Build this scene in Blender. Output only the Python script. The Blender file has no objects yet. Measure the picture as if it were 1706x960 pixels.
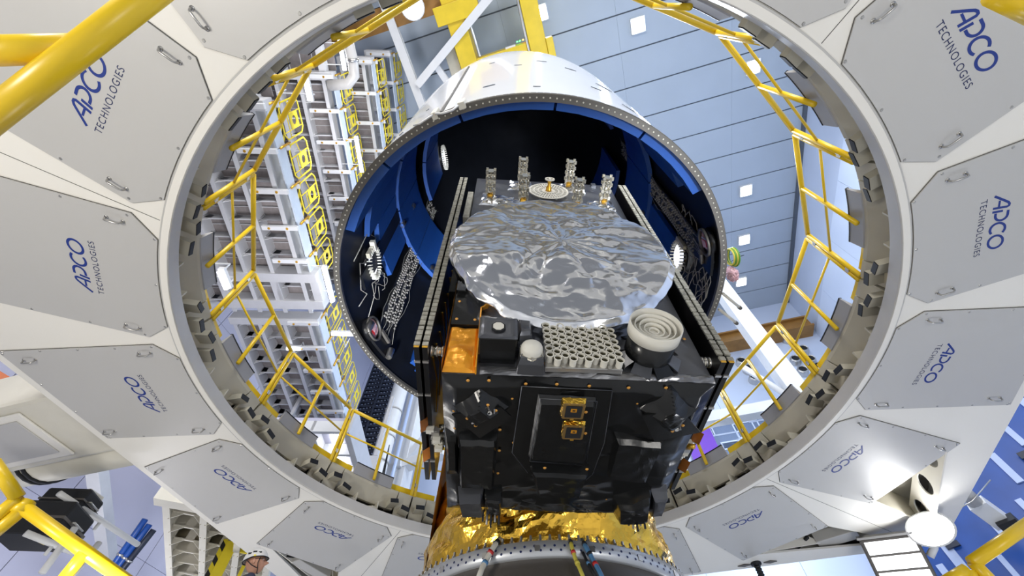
import bpy, math, random
from mathutils import Vector, Matrix, noise
random.seed(7)
SC = bpy.context.scene
COL = SC.collection
PI = math.pi
def rad(a): return a * PI / 180.0
def clamp(x, a=0.0, b=1.0): return max(a, min(b, x))

# ------------------------------------------------------------------ camera
F_PX, PITCH, ROLL = 716.5, rad(56.2), -0.0075
cam_d = bpy.data.cameras.new('camera')
cam_d.sensor_width = 36.0
cam_d.lens = F_PX / 1706.0 * 36.0
cam_d.clip_start = 0.05
cam_d.clip_end = 200
cam = bpy.data.objects.new('camera', cam_d)
COL.objects.link(cam)
cam.matrix_world = Matrix.Rotation(PI / 2 + PITCH, 4, 'X') @ Matrix.Rotation(ROLL, 4, 'Z')
SC.camera = cam

# ------------------------------------------------------------------ world, lights, exposure
SC.view_settings.view_transform = 'Standard'
SC.view_settings.look = 'None'
SC.view_settings.gamma = 1.0
SC.view_settings.exposure = 0.0
SC.view_settings.use_curve_mapping = False
W = bpy.data.worlds.new('hall_air')
SC.world = W
W.use_nodes = True
W.node_tree.nodes['Background'].inputs[0].default_value = (0.90, 0.93, 1.0, 1)
W.node_tree.nodes['Background'].inputs[1].default_value = 0.24

def lamp(name, loc, target, size, power, color=(1, 1, 1), kind='AREA', spread=None):
    d = bpy.data.lights.new(name, kind)
    d.energy = power
    d.color = color
    if kind == 'AREA':
        d.shape = 'DISK'
        d.size = size
        if spread: d.spread = rad(spread)
    else:
        d.shadow_soft_size = size
    o = bpy.data.objects.new(name, d)
    COL.objects.link(o)
    o.location = loc
    o.rotation_euler = (Vector(target) - Vector(loc)).to_track_quat('-Z', 'Y').to_euler()
    return o

# added area lights low out of view, brightening payload and platform from below
lamp('floor_fill_light', (-4.6, -1.5, -1.0), (-2.5, 1.5, 3.5), 1.2, 165, (1, .95, .86))
lamp('floor_fill_light', (3.8, -2.4, -1.0), (1.5, 1.0, 3.5), 1.2, 62, (1, .97, .92))
lamp('floor_fill_light', (5.0, 5.5, -1.0), (3.0, 5.0, 3.5), 1.2, 62, (.93, .95, 1))
lamp('floor_fill_light', (-4.2, 6.5, -1.0), (-2.5, 5.5, 3.5), 1.2, 75, (1, .97, .93))
lamp('floor_fill_light', (0.2, 3.2, -1.2), (0.25, 3.4, 5.5), 0.8, 34, (.96, .97, 1))
lamp('fairing_fill_light', (-1.25, 1.3, -1.1), (-1.2, 5.4, 9.0), 0.5, 80, (.9, .94, 1), spread=32)  # this and the next are added to brighten the fairing's blue lining
lamp('fairing_fill_light', (2.8, 0.4, -1.0), (0.0, 4.4, 9.0), 0.6, 75, (.9, .94, 1), spread=32)
# two hall lights under the roof, then bare lights at mid height
lamp('hall_and_fill_light', (6.5, 5.0, 20.5), (4, 8, 0), 3.0, 1500, (.84, .91, 1))
lamp('hall_and_fill_light', (2.0, 14.0, 20.5), (2, 16, 2), 3.0, 850, (.84, .91, 1))
lamp('hall_and_fill_light', (-4.0, -9.0, 9.5), (0, 1.5, 7), 5.0, 1500, (1, .97, .95))  # added out of view to brighten the fairing's near side
lamp('hall_and_fill_light', (9.0, 13.0, 8.0), (6, 19, 9), 2.0, 330, (.80, .89, 1))  # bare light at mid height, aimed at the far wall
lamp('hall_and_fill_light', (4.5, 1.0, 9.0), (5.5, 8, 22), 2.0, 420, (.86, .92, 1))  # bare light aimed up to brighten the ceiling
lamp('hall_and_fill_light', (3.5, -9.0, 9.5), (0.3, 1.0, 7), 4.0, 1000, (.95, .97, 1))  # second added light for the white fairing skin
# unseen area lights that brighten the service platforms from below
lamp('deck_fill_light', (-5.0, 6.0, 7.6), (-7.0, 6.5, 12), 1.4, 115, (.96, .95, 1))
lamp('deck_fill_light', (-4.6, 3.5, 12.6), (-7.0, 4.5, 17), 1.4, 140, (.97, .96, 1))
lamp('deck_fill_light', (-8.5, 9.0, 1.0), (-8.5, 11, 6), 1.6, 140, (.92, .92, 1))

# ------------------------------------------------------------------ materials
def mat(name, color, rough=0.5, metal=0.0, var=0.06, vscale=3.0, bump=0.0, bscale=20.0, emit=0.0, ecol=None, coat=0.0, aniso=None):
    m = bpy.data.materials.new(name)
    m.use_nodes = True
    nt = m.node_tree
    b = nt.nodes['Principled BSDF']
    tc = nt.nodes.new('ShaderNodeTexCoord')
    b.inputs['Roughness'].default_value = rough
    b.inputs['Metallic'].default_value = metal
    if coat: b.inputs['Coat Weight'].default_value = coat
    c = (*color, 1)
    if var > 0:
        n = nt.nodes.new('ShaderNodeTexNoise')
        n.inputs['Scale'].default_value = vscale
        n.inputs['Detail'].default_value = 4
        nt.links.new(tc.outputs['Object'], n.inputs['Vector'])
        r = nt.nodes.new('ShaderNodeValToRGB')
        r.color_ramp.elements[0].position = .3
        r.color_ramp.elements[1].position = .7
        r.color_ramp.elements[0].color = (*[x * (1 - var) for x in color], 1)
        r.color_ramp.elements[1].color = (*[min(1, x * (1 + var)) for x in color], 1)
        nt.links.new(n.outputs['Fac'], r.inputs['Fac'])
        nt.links.new(r.outputs['Color'], b.inputs['Base Color'])
    else:
        b.inputs['Base Color'].default_value = c
    if bump > 0:
        n2 = nt.nodes.new('ShaderNodeTexNoise')
        n2.inputs['Scale'].default_value = bscale
        n2.inputs['Detail'].default_value = 3
        if aniso:
            mp = nt.nodes.new('ShaderNodeMapping')
            mp.inputs['Scale'].default_value = aniso
            nt.links.new(tc.outputs['Object'], mp.inputs['Vector'])
            nt.links.new(mp.outputs['Vector'], n2.inputs['Vector'])
        else:
            nt.links.new(tc.outputs['Object'], n2.inputs['Vector'])
        bp = nt.nodes.new('ShaderNodeBump')
        bp.inputs['Strength'].default_value = bump
        bp.inputs['Distance'].default_value = 0.02
        nt.links.new(n2.outputs['Fac'], bp.inputs['Height'])
        nt.links.new(bp.outputs['Normal'], b.inputs['Normal'])
    if emit:
        b.inputs['Emission Color'].default_value = (*(ecol or color), 1)
        b.inputs['Emission Strength'].default_value = emit
    return m

M = dict(
    frame=mat('cream_white_paint', (.83, .805, .745), .38, 0, .02, .6),
    panel=mat('satin_grey_sheet', (.56, .55, .53), .42, .15, .02, .5),
    lip=mat('grey_lip_paint', (.52, .51, .49), .35, 0, .04),
    beige=mat('beige_primer', (.50, .47, .38), .5, 0, .08, 2),
    beige_dark=mat('recess_shade_and_joint', (.10, .095, .085), .6, 0, .1),  # dark tone stands in for recess shade; also colours the panel joints
    rubber=mat('black_rubber', (.02, .021, .024), .5, 0, .1),
    flap=mat('grey_kick_plate', (.36, .36, .37), .45, .1, .03),
    yellow=mat('yellow_paint', (.80, .54, .012), .32, 0, .05, 4),
    yellow2=mat('yellow_gate_paint', (.85, .68, .03), .4, 0, .05, 4),
    steel=mat('brushed_steel', (.55, .54, .52), .3, .9, .05),
    handle=mat('polished_handle_steel', (.46, .45, .43), .3, .8, .03),
    blue_ink=mat('blue_print', (.008, .032, .23), .5, 0, .02),
    dark_ink=mat('navy_print', (.015, .025, .10), .5, 0, .02),
    white=mat('white_paint', (.70, .71, .72), .4, 0, .03),
    white_gloss=mat('white_fairing_paint', (.80, .81, .83), .2, .1, .015, 1.0, coat=.4),
    liner=mat('black_liner', (.006, .007, .010), .45, 0, .2),
    foam=mat('blue_acoustic_panel', (.007, .06, .27), .48, 0, .10, 1.5, .05, 6),
    rim=mat('anodised_rim', (.13, .122, .11), .4, .5, .06),
    wire=mat('pale_cable', (.26, .25, .23), .5, 0, .1),
    mli=mat('black_blanket', (.0075, .008, .0085), .22, .0, .1, 4, .12, 9, coat=.1),
    mli_grey=mat('grey_sheen_blanket', (.13, .135, .15), .33, .8, .08, 4, .10, 10),
    fold_foil=mat('grey_fold_foil', (.30, .30, .31), .30, .85, .1, 8, .1, 14),
    silver=mat('silver_foil', (.84, .86, .90), .17, 1.0, .03, 3, .10, 9),
    gold=mat('gold_foil', (.86, .52, .07), .20, 1.0, .08, 4, .35, 16),
    gold_flat=mat('bronze_gold_sheet', (.50, .33, .13), .36, .85, .06, 2),
    kapton=mat('orange_kapton', (.78, .33, .02), .28, .35, .06, 5, .1, 12),
    kapton_dark=mat('amber_film', (.40, .13, .02), .25, .3, .1, 8),
    ivory=mat('ivory_composite', (.66, .64, .57), .45, 0, .04),
    mesh_metal=mat('tarnished_metal', (.62, .59, .50), .25, .85, .15, 12),
    cell=mat('panel_edge_cells', (.33, .32, .27), .5, .2, .3, 40),
    black_panel=mat('black_composite', (.008, .008, .009), .28, 0, .1, coat=.3),
    goldtrim=mat('gold_trim', (.75, .42, .05), .3, .7, .05),
    fast=mat('amber_button', (.62, .30, .05), .4, .2, .1),
    olive_glass=mat('olive_mirror_glass', (.16, .15, .10), .18, .8, .2, 60),
    glass=mat('dark_glass', (.02, .02, .03), .08, 0, .0),
    cone=mat('grey_brown_cone', (.115, .105, .095), .5, .2, .05),
    flange=mat('pale_aluminium', (.52, .54, .57), .35, .55, .04),
    ceil=mat('blue_grey_ceiling_panel', (.42, .49, .58), .55, 0, .03, .5),
    seam=mat('dark_ceiling_seam', (.10, .12, .15), .6, 0, .05),
    wallb=mat('pale_blue_wall', (.56, .64, .80), .5, 0, .03, .4),
    wallw=mat('white_blue_cladding', (.66, .75, .92), .4, 0, .03, .5, .12, 1.2),
    walll=mat('lilac_grey_wall', (.50, .50, .62), .5, 0, .04, .5),
    floor=mat('hall_floor_resin', (.52, .52, .51), .35, 0, .06, .6),
    grating=mat('grey_brown_grating', (.30, .27, .265), .6, .1, .10, 8),
    beamw=mat('deck_beam_paint', (.56, .565, .58), .45, 0, .04),
    beamc=mat('cream_beam_paint', (.68, .65, .56), .45, 0, .04),
    fascia=mat('pale_fascia', (.60, .68, .78), .4, 0, .05, 4),
    wood=mat('brown_rail_beam', (.30, .15, .035), .45, .1, .15, 3),
    crane=mat('crane_yellow', (.72, .52, .02), .4, 0, .08, 2),
    rack=mat('navy_black_rack', (.018, .024, .045), .45, .1, .25, 12),
    rackpin=mat('steel_blue_pin', (.16, .20, .30), .5, .3, .1),
    bluebar=mat('deep_blue_cladding', (.012, .07, .32), .35, 0, .15, 1.2),
    palebar=mat('pale_blue_bar', (.42, .52, .78), .4, 0, .05),
    purple=mat('purple_banner', (.13, .03, .42), .5, 0, .05),
    window_dark=mat('tinted_window', (.16, .21, .32), .15, 0, .05),
    skin=mat('skin', (.50, .26, .17), .5, 0, .06, 20),
    cloth=mat('navy_workwear', (.04, .05, .09), .8, 0, .1, 20),
    helmet=mat('white_helmet_shell', (.74, .74, .73), .3, 0, .02),
    red=mat('red_plastic', (.50, .02, .02), .4, 0, .05),
    green=mat('green_cable', (.10, .30, .03), .45, 0, .1),
    cable_y=mat('yellow_cable', (.60, .52, .08), .5, 0, .1),
    cable_b=mat('blue_cable', (.08, .22, .42), .5, 0, .1),
    orange=mat('orange_paint', (.62, .16, .05), .45, 0, .05),
    wrap=mat('crinkled_pink_film', (.72, .45, .50), .25, .1, .3, 25, .3, 25),
    em_lamp=mat('lamp_glow', (1, 1, 1), .5, 0, 0, emit=22, ecol=(.90, .95, 1)),
    em_tube=mat('tube_glow', (1, 1, 1), .5, 0, 0, emit=9, ecol=(.96, .97, 1)),
    em_flood=mat('flood_glow', (1, 1, 1), .5, 0, 0, emit=2.2, ecol=(.95, .98, 1)),
    em_glare=mat('glare_lamp_glow', (1, 1, 1), .5, 0, 0, emit=13, ecol=(1, 1, 1)),
    em_port=mat('lit_port_glow', (1, 1, 1), .5, 0, 0, emit=1.1, ecol=(.93, .96, 1)),
    em_green=mat('green_indicator', (.1, 1, .1), .5, 0, 0, emit=4, ecol=(.1, 1, .2)),
    em_amber=mat('amber_indicator', (1, .5, .1), .5, 0, 0, emit=4, ecol=(1, .5, .1)),
)

def striped_mat():
    m = bpy.data.materials.new('hazard_stripe_tape')
    m.use_nodes = True
    nt = m.node_tree
    b = nt.nodes['Principled BSDF']
    tc = nt.nodes.new('ShaderNodeTexCoord')
    w = nt.nodes.new('ShaderNodeTexWave')
    w.bands_direction = 'DIAGONAL'
    w.inputs['Scale'].default_value = 2.4
    r = nt.nodes.new('ShaderNodeValToRGB')
    r.color_ramp.interpolation = 'CONSTANT'
    r.color_ramp.elements[0].color = (.01, .01, .01, 1)
    r.color_ramp.elements[1].color = (.75, .6, .02, 1)
    r.color_ramp.elements[1].position = .5
    nt.links.new(tc.outputs['Object'], w.inputs['Vector'])
    nt.links.new(w.outputs['Fac'], r.inputs['Fac'])
    nt.links.new(r.outputs['Color'], b.inputs['Base Color'])
    return m
M['hazard'] = striped_mat()
M['mli'].node_tree.nodes['Principled BSDF'].inputs['Specular IOR Level'].default_value = .36
for k_ in ('liner', 'rubber', 'black_panel'): M[k_].node_tree.nodes['Principled BSDF'].inputs['Specular IOR Level'].default_value = .2

# ------------------------------------------------------------------ mesh builder
class MB:
    def __init__(s): s.v = []; s.f = []
    def add(s, vs, fs):
        n = len(s.v)
        s.v += [tuple(p) for p in vs]
        s.f += [tuple(i + n for i in f) for f in fs]
        return s
    def box(s, a0, a1, b0, b1, c0, c1, fr=None):
        vs = [(a, b, c) for c in (c0, c1) for b in (b0, b1) for a in (a0, a1)]
        if fr: vs = [fr(*p) for p in vs]
        return s.add(vs, [(0, 2, 3, 1), (4, 5, 7, 6), (0, 1, 5, 4), (2, 6, 7, 3), (0, 4, 6, 2), (1, 3, 7, 5)])
    def beam(s, p0, p1, w, h, up=(0, 0, 1)):
        p0, p1 = Vector(p0), Vector(p1)
        d = (p1 - p0); L = d.length; d.normalize()
        u = Vector(up)
        if abs(d.dot(u)) > .98: u = Vector((0, 1, 0))
        x = d.cross(u).normalized(); y = x.cross(d)
        return s.box(-w / 2, w / 2, -h / 2, h / 2, 0, L, lambda a, b, c: p0 + x * a + y * b + d * c)
    def prism(s, poly, c0, c1, fr=None):
        n = len(poly)
        vs = [(p[0], p[1], c0) for p in poly] + [(p[0], p[1], c1) for p in poly]
        if fr: vs = [fr(*p) for p in vs]
        fs = [tuple(range(n - 1, -1, -1)), tuple(range(n, 2 * n))]
        fs += [(i, (i + 1) % n, n + (i + 1) % n, n + i) for i in range(n)]
        return s.add(vs, fs)
    def tube(s, pts, r, n=8, caps=True, closed=False):
        pts = [Vector(p) for p in pts]
        m = len(pts)
        if m < 2: return s
        rs = r if isinstance(r, (list, tuple)) else [r] * m
        vs, fs = [], []
        prev = None
        for i in range(m):
            if closed: t = (pts[(i + 1) % m] - pts[i - 1])
            else: t = pts[min(i + 1, m - 1)] - pts[max(i - 1, 0)]
            if t.length < 1e-9: t = Vector((0, 0, 1))
            t.normalize()
            if prev is None:
                a = Vector((0, 0, 1)) if abs(t.z) < .9 else Vector((1, 0, 0))
                x = t.cross(a).normalized()
            else:
                x = (prev - t * prev.dot(t))
                x = x.normalized() if x.length > 1e-6 else t.orthogonal().normalized()
            prev = x
            y = t.cross(x)
            for k in range(n):
                a = 2 * PI * k / n
                vs.append(pts[i] + (x * math.cos(a) + y * math.sin(a)) * rs[i])
        for i in range(m if closed else m - 1):
            j = (i + 1) % m
            for k in range(n):
                fs.append((i * n + k, i * n + (k + 1) % n, j * n + (k + 1) % n, j * n + k))
        if caps and not closed:
            fs.append(tuple(range(n - 1, -1, -1)))
            fs.append(tuple((m - 1) * n + k for k in range(n)))
        return s.add(vs, fs)
    def lathe(s, prof, n=32, fr=None, a0=0.0, a1=2 * PI, close=False):
        full = abs(a1 - a0 - 2 * PI) < 1e-6
        cnt = n if full else n + 1
        vs, fs = [], []
        for i in range(cnt):
            a = a0 + (a1 - a0) * i / n
            for (r, z) in prof:
                p = (r * math.cos(a), r * math.sin(a), z)
                vs.append(fr(*p) if fr else p)
        m = len(prof)
        for i in range(n):
            j = (i + 1) % cnt
            for k in range(m if close else m - 1):
                l = (k + 1) % m
                fs.append((i * m + k, j * m + k, j * m + l, i * m + l))
        if close and not full:
            fs.append(tuple(range(m)))
            fs.append(tuple((cnt - 1) * m + k for k in range(m - 1, -1, -1)))
        return s.add(vs, fs)
    def disc(s, c, nrm, r, n=12):
        c, nrm = Vector(c), Vector(nrm).normalized()
        x = nrm.orthogonal().normalized(); y = nrm.cross(x)
        return s.add([c + (x * math.cos(2 * PI * k / n) + y * math.sin(2 * PI * k / n)) * r for k in range(n)], [tuple(range(n))])
    def grid(s, fn, nu, nv):
        vs = [fn(i / nu, j / nv) for j in range(nv + 1) for i in range(nu + 1)]
        fs = [(j * (nu + 1) + i, j * (nu + 1) + i + 1, (j + 1) * (nu + 1) + i + 1, (j + 1) * (nu + 1) + i) for j in range(nv) for i in range(nu)]
        return s.add(vs, fs)
    def mesh(s, name, m, smooth=False, bevel=0):
        me = bpy.data.meshes.new(name)
        me.from_pydata([tuple(p) for p in s.v], [], s.f)
        if m: me.materials.append(M[m] if isinstance(m, str) else m)
        if smooth: me.polygons.foreach_set('use_smooth', [True] * len(me.polygons))
        me.update()
        return me
    def build(s, name, m, parent=None, smooth=False, bevel=0.0):
        o = bpy.data.objects.new(name, s.mesh(name, m, smooth))
        COL.objects.link(o)
        if parent: o.parent = parent
        if bevel:
            b = o.modifiers.new('bevel', 'BEVEL')
            b.width = bevel; b.segments = 2; b.limit_method = 'ANGLE'
        return o

def tag(o, label=None, cat=None, group=None, kind=None):
    if label: o['label'] = label
    if cat: o['category'] = cat
    if group: o['group'] = group
    if kind: o['kind'] = kind
    return o
def thing(name, label, cat, loc=(0, 0, 0), rz=0.0, group=None):
    o = bpy.data.objects.new(name, None)
    o.empty_display_size = .1
    COL.objects.link(o)
    o.location = loc
    o.rotation_euler = (0, 0, rz)
    return tag(o, label, cat, group)
def inst(name, me, parent=None, mw=None, loc=None, rot=None):
    o = bpy.data.objects.new(name, me)
    COL.objects.link(o)
    if parent: o.parent = parent
    if mw is not None: o.matrix_basis = mw
    if loc is not None: o.location = loc
    if rot is not None: o.rotation_euler = rot
    return o
def frame_mat(o, x, y, z):
    m = Matrix.Identity(4)
    for i, c in enumerate((x, y, z, o)):
        c = Vector(c)
        for r in range(3): m[r][i] = c[r]
    return m

# rays of the photograph's pixels, to find the place of things on real planes
def ray(x, y):
    u = (x - 853) / F_PX; v = -(y - 480) / F_PX
    c, s_ = math.cos(ROLL), math.sin(ROLL)
    u, v = c * u - s_ * v, s_ * u + c * v
    return Vector((u, math.cos(PITCH) - v * math.sin(PITCH), math.sin(PITCH) + v * math.cos(PITCH)))
def at_z(x, y, z): r = ray(x, y); return r * (z / r.z)
def at_d(x, y, d): return ray(x, y) * d

def fillplate(name, outer, holes, th, m, parent=None, mw=None):
    cu = bpy.data.curves.new('tmp', 'CURVE')
    cu.dimensions = '2D'; cu.fill_mode = 'BOTH'; cu.extrude = th / 2
    for loop in [outer] + holes:
        sp = cu.splines.new('POLY')
        sp.points.add(len(loop) - 1)
        for p, q in zip(sp.points, loop): p.co = (q[0], q[1], 0, 1)
        sp.use_cyclic_u = True
    tmp = bpy.data.objects.new('tmp', cu)
    COL.objects.link(tmp)
    bpy.context.view_layer.update()
    me = bpy.data.meshes.new_from_object(tmp.evaluated_get(bpy.context.evaluated_depsgraph_get()))
    bpy.data.objects.remove(tmp); bpy.data.curves.remove(cu)
    me.name = name
    me.materials.clear(); me.materials.append(M[m])
    o = inst(name, me, parent, mw)
    return o
def text_mesh(body, size):
    cu = bpy.data.curves.new('tmp', 'FONT')
    cu.body = body; cu.size = size; cu.align_x = 'LEFT'; cu.space_character = 1.18
    tmp = bpy.data.objects.new('tmp', cu)
    COL.objects.link(tmp)
    bpy.context.view_layer.update()
    me = bpy.data.meshes.new_from_object(tmp.evaluated_get(bpy.context.evaluated_depsgraph_get()))
    bpy.data.objects.remove(tmp); bpy.data.curves.remove(cu)
    return me

def ridge(x, y, z=0.0, oct=3, sharp=1.0):
    a, f, t = 1.0, 1.0, 0.0
    for _ in range(oct):
        t += a * (1 - abs(noise.noise((x * f, y * f, z * f + 7.3))) * 2.2)
        a *= .5; f *= 2.1
    return t * sharp
def crumple(x, y, z=0.0):
    d, _ = noise.voronoi((x, y, z))
    return (d[1] - d[0])

# building axes, turned 15.4 degrees against the view
AB = rad(-15.4)
UX = Vector((math.cos(AB), math.sin(AB), 0))
VX = Vector((-math.sin(AB), math.cos(AB), 0))
ZX = Vector((0, 0, 1))
def B(u, v, z): return UX * u + VX * v + ZX * z

# ================================================================== SETTING
FLOOR, CEIL = -1.5, 22.0
tag(MB().box(-15, 15, -14, 21, FLOOR - .2, FLOOR, B).build('floor', 'floor'), 'pale resin hall floor far below', kind='structure')
cl = tag(MB().box(-15, 14, -9, 21, CEIL + .06, CEIL + .3, B).build('ceiling', 'seam'), 'blue grey panelled hall ceiling with dark seams', kind='structure')
pitch = 1.52
for i in range(18):
    v0 = 4.81 + pitch * (i - 8)
    thick = .045 if i % 2 else .07
    for j in range(6):
        u0 = -15 + 4.82 * j
        u1 = min(u0 + 4.82, 12.55)
        if u1 < u0 + .3: continue
        MB().box(u0 + .003, u1 - .003, v0 + thick / 2, v0 + pitch - thick / 2, CEIL, CEIL + .07, B).build('ceiling_panel', 'ceil', cl)
wr = tag(MB().box(12.55, 12.8, -9, 20.2, FLOOR, CEIL, B).build('wall_right', 'wallb'), 'pale blue right hall wall', kind='structure')
tag(MB().box(12.40, 12.55, -9, 19.9, CEIL - .16, CEIL, B).build('trim_1', 'seam'), 'dark corner trim between ceiling and right wall', kind='structure')
for k in range(9):
    v0 = -8 + 3.1 * k
    for r_ in range(4):
        MB().box(12.47, 12.56, v0 + .01, v0 + 3.09, 18.9 - 4.6 * (r_ + 1) + .012, 18.9 - 4.6 * r_, B).build('cladding_panel', 'wallw', wr)
wf = tag(MB().box(-15, 12.8, 19.95, 20.2, FLOOR, CEIL, B).build('wall_far', 'wallb'), 'pale blue far hall wall', kind='structure')
for k in range(8):
    for r_ in range(5):
        u0 = -14.9 + 3.43 * k
        MB().box(u0 + .012, u0 + 3.42, 19.9, 19.96, 19.0 - 4.1 * (r_ + 1) + .012, 19.0 - 4.1 * r_, B).build('cladding_panel', 'wallb', wf)
wl = tag(MB().box(-15, -14.7, -9, 20.2, FLOOR, CEIL, B).build('wall_left', 'walll'), 'lilac grey left hall wall behind the service platforms', kind='structure')
for k in range(9):
    for r_ in range(6):
        v0 = -8.5 + 3.2 * k
        MB().box(-14.72, -14.64, v0 + .012, v0 + 3.19, FLOOR + 3.9 * r_ + .012, FLOOR + 3.9 * (r_ + 1), B).build('cladding_panel', 'walll', wl)

# far wall: crane rail, windows, vents, banner
t = thing('crane_rail', 'brown timber coloured crane rail beam along the far wall', 'beam', B(7.6, 19.4, 19.1), AB)
MB().box(-6.5, 4.6, -.22, .38, -.32, .32).build('rail_web', 'wood', t)
MB().box(-6.5, 4.6, -.4, .5, .32, .42).build('rail_flange', 'wood', t)
MB().box(-6.5, 4.6, -.4, .5, -.42, -.32).build('rail_flange', 'wood', t)
k = 0
for (x, y) in ((1234, 692), (1262, 690), (1246, 716), (1279, 712), (1256, 742), (1206, 712), (1228, 748), (1213, 736)):
    P = ray(x, y); P = P * (19.82 / P.dot(VX))
    o = MB().box(-.55, .55, -.03, .06, -.38, .38).build('window_%d' % (k + 1), 'window_dark')
    o.location = P; o.rotation_euler = (0, 0, AB)
    fr_ = MB()
    for s_ in (-1, 1):
        fr_.box(s_ * .57 - .03, s_ * .57 + .03, -.06, .06, -.42, .42)
        fr_.box(-.6, .6, -.06, .06, s_ * .40 - .03, s_ * .40 + .03)
    fr_.build('window_frame', 'wallb', o)
    tag(o, 'small tinted window in the far blue wall', kind='structure')
    k += 1
P = ray(1168, 737); P = P * (19.6 / P.dot(VX))
o = tag(MB().box(-.65, .65, -.02, .02, -1.5, 1.5).build('banner', 'purple'), 'plain purple banner hanging on the far wall right of the satellite', 'banner')
o.location = P; o.rotation_euler = (0, 0, AB)
vent_px = [(1312, 556, 'row beside the right wall, topmost'), (1338, 575, 'upper right of the cluster'), (1325, 592, 'left middle of the cluster'), (1350, 592, 'right middle of the cluster'), (1337, 610, 'lower left of the cluster'), (1363, 604, 'lower right of the cluster'), (1235, 595, 'alone left of the white column'), (1247, 607, 'just below the lone left one'), (1257, 623, 'lowest of the left three')]
for (x, y, w) in vent_px:
    P = ray(x, y + 8); P = P * (19.7 / P.dot(VX))
    t = thing('air_nozzle', 'round dark air nozzle on the far wall, ' + w, 'nozzle', P, AB, 'air nozzles on the far wall')
    fr = lambda a, b, c: (a, -c, b)
    MB().lathe([(.30, -.2), (.26, .12), (.2, .2), (.2, .1)], 14, fr).build('nozzle_body', 'steel', t, True)
    MB().lathe([(.0, .1), (.2, .1)], 14, fr).build('nozzle_opening', 'rubber', t)

# ceiling lamps
lamps = [(900, 22, 'above the fairing, left of the pair near the top'), (1063, 42, 'right of the pair near the top of the picture'), (1255, 112, 'seen through the yellow railing at upper right'), (1243, 318, 'highest of the column right of the fairing'), (1240, 400, 'middle of the column right of the fairing'), (1235, 470, 'lowest of the column right of the fairing')]
for n, (x, y, w) in enumerate(lamps):
    P = at_z(x, y, CEIL - .1)
    t = thing('ceiling_lamp', 'bright square ceiling lamp ' + w, 'lamp', P, AB, 'lamps in the hall ceiling')
    s_ = .24
    MB().box(-s_ - .07, s_ + .07, -s_ - .07, s_ + .07, -.02, .1).build('lamp_housing', 'white', t)
    MB().box(-s_, s_, -s_, s_, -.05, -.021).build('diffuser', 'em_lamp', t)
P = at_z(687, 12, 19.3)
t = thing('ceiling_lamp', 'large glaring round lamp under the brown beam at the top left', 'lamp', P, AB)
MB().lathe([(.0, .5), (.25, .5), (.45, .1), (.45, .0), (.41, 0)], 20).build('lamp_housing', 'white', t, True)
MB().lathe([(0, -.06), (.25, -.05), (.41, .01)], 20).build('diffuser', 'em_glare', t, True)

# yellow overhead crane
t = thing('overhead_crane', 'yellow overhead crane girders under the ceiling above the fairing', 'crane', B(0, 0, 20.0), AB)
MB().box(-2.58, -1.86, -1.2, 2.0, -.2, .9).build('girder', 'crane', t, bevel=.02)
MB().box(.35, 1.02, -2.5, 2.5, -.2, .9).build('girder', 'crane', t, bevel=.02)
MB().box(-1.86, .35, 1.55, 2.1, -.15, .6).build('cross_beam', 'crane', t, bevel=.02)
MB().box(-2.95, -1.2, -.55, .1, -.3, .2).build('end_carriage', 'crane', t, bevel=.02)
MB().box(1.02, 1.3, 1.6, 2.4, -.3, .3).build('junction_box', 'crane', t, bevel=.02)
MB().box(-3.1, -2.62, .9, 2.0, .1, .8).build('hoist_cabinet', 'beige', t, bevel=.02)
MB().tube([(-1.75, -.2, -.15), (-1.7, 1.5, -.15)], .05).build('cable_conduit', 'steel', t)
MB().tube([(.28, -1.5, -.2), (.28, 2.0, -.2)], .05).build('cable_conduit', 'steel', t)
MB().box(-.62, -.2, 1.49, 1.56, -.10, .22).build('notice_plate', 'white', t)
for (du, m_) in ((.0, 'em_green'), (.12, 'em_green'), (.25, 'em_amber')):
    MB().lathe([(0, -.03), (.035, -.02), (.04, .02)], 8, lambda a, b, c, du=du: (a + du - .1, 1.5 - .05 + c, b + .35)).build('indicator_light', m_, t)
t = thing('roof_beam', 'brown timber coloured roof beam behind the glaring lamp', 'beam', B(-4.0, -.75, 20.4), AB)
MB().box(-4.5, 3.9, -.28, .28, -.25, .25).build('web', 'wood', t)
MB().box(-4.5, 3.9, -.4, .4, -.33, -.25).build('flange', 'wood', t)

# white roof bracing left of the fairing
def girder(name, label, p0, p1, w, h, m='white', group=None, cat='beam'):
    p0, p1 = Vector(p0), Vector(p1)
    t = thing(name, label, cat, p0, 0, group)
    d = p1 - p0
    up = Vector((0, 0, 1)) if abs(d.normalized().z) < .9 else VX
    x = d.cross(up).normalized(); y = x.cross(d).normalized(); dn = d.normalized(); L = d.length
    fr = lambda a, b, c: x * a + y * b + dn * c
    MB().box(-w / 2, w / 2, h / 2 - .04, h / 2, 0, L, fr).build('flange', m, t)
    MB().box(-w / 2, w / 2, -h / 2, -h / 2 + .04, 0, L, fr).build('flange', m, t)
    MB().box(-w / 2 + .03, w / 2 - .03, -h / 2 + .04, h / 2 - .04, 0, L, fr).build('web', m, t)
    return t
girder('roof_girder', 'long white roof girder running down beside the left platforms', B(-4.7, -1.6, 20.0), B(-4.7, 9.0, 20.0), .34, .3)
girder('roof_brace', 'white diagonal roof brace rising past the yellow crane', B(-4.55, 1.8, 19.8), B(.1, -.75, 19.8), .3, .26)
girder('roof_brace', 'short white roof brace between the girder and the fairing', B(-3.55, 1.35, 20.0), B(-3.0, 3.2, 20.0), .25, .24)

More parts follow.
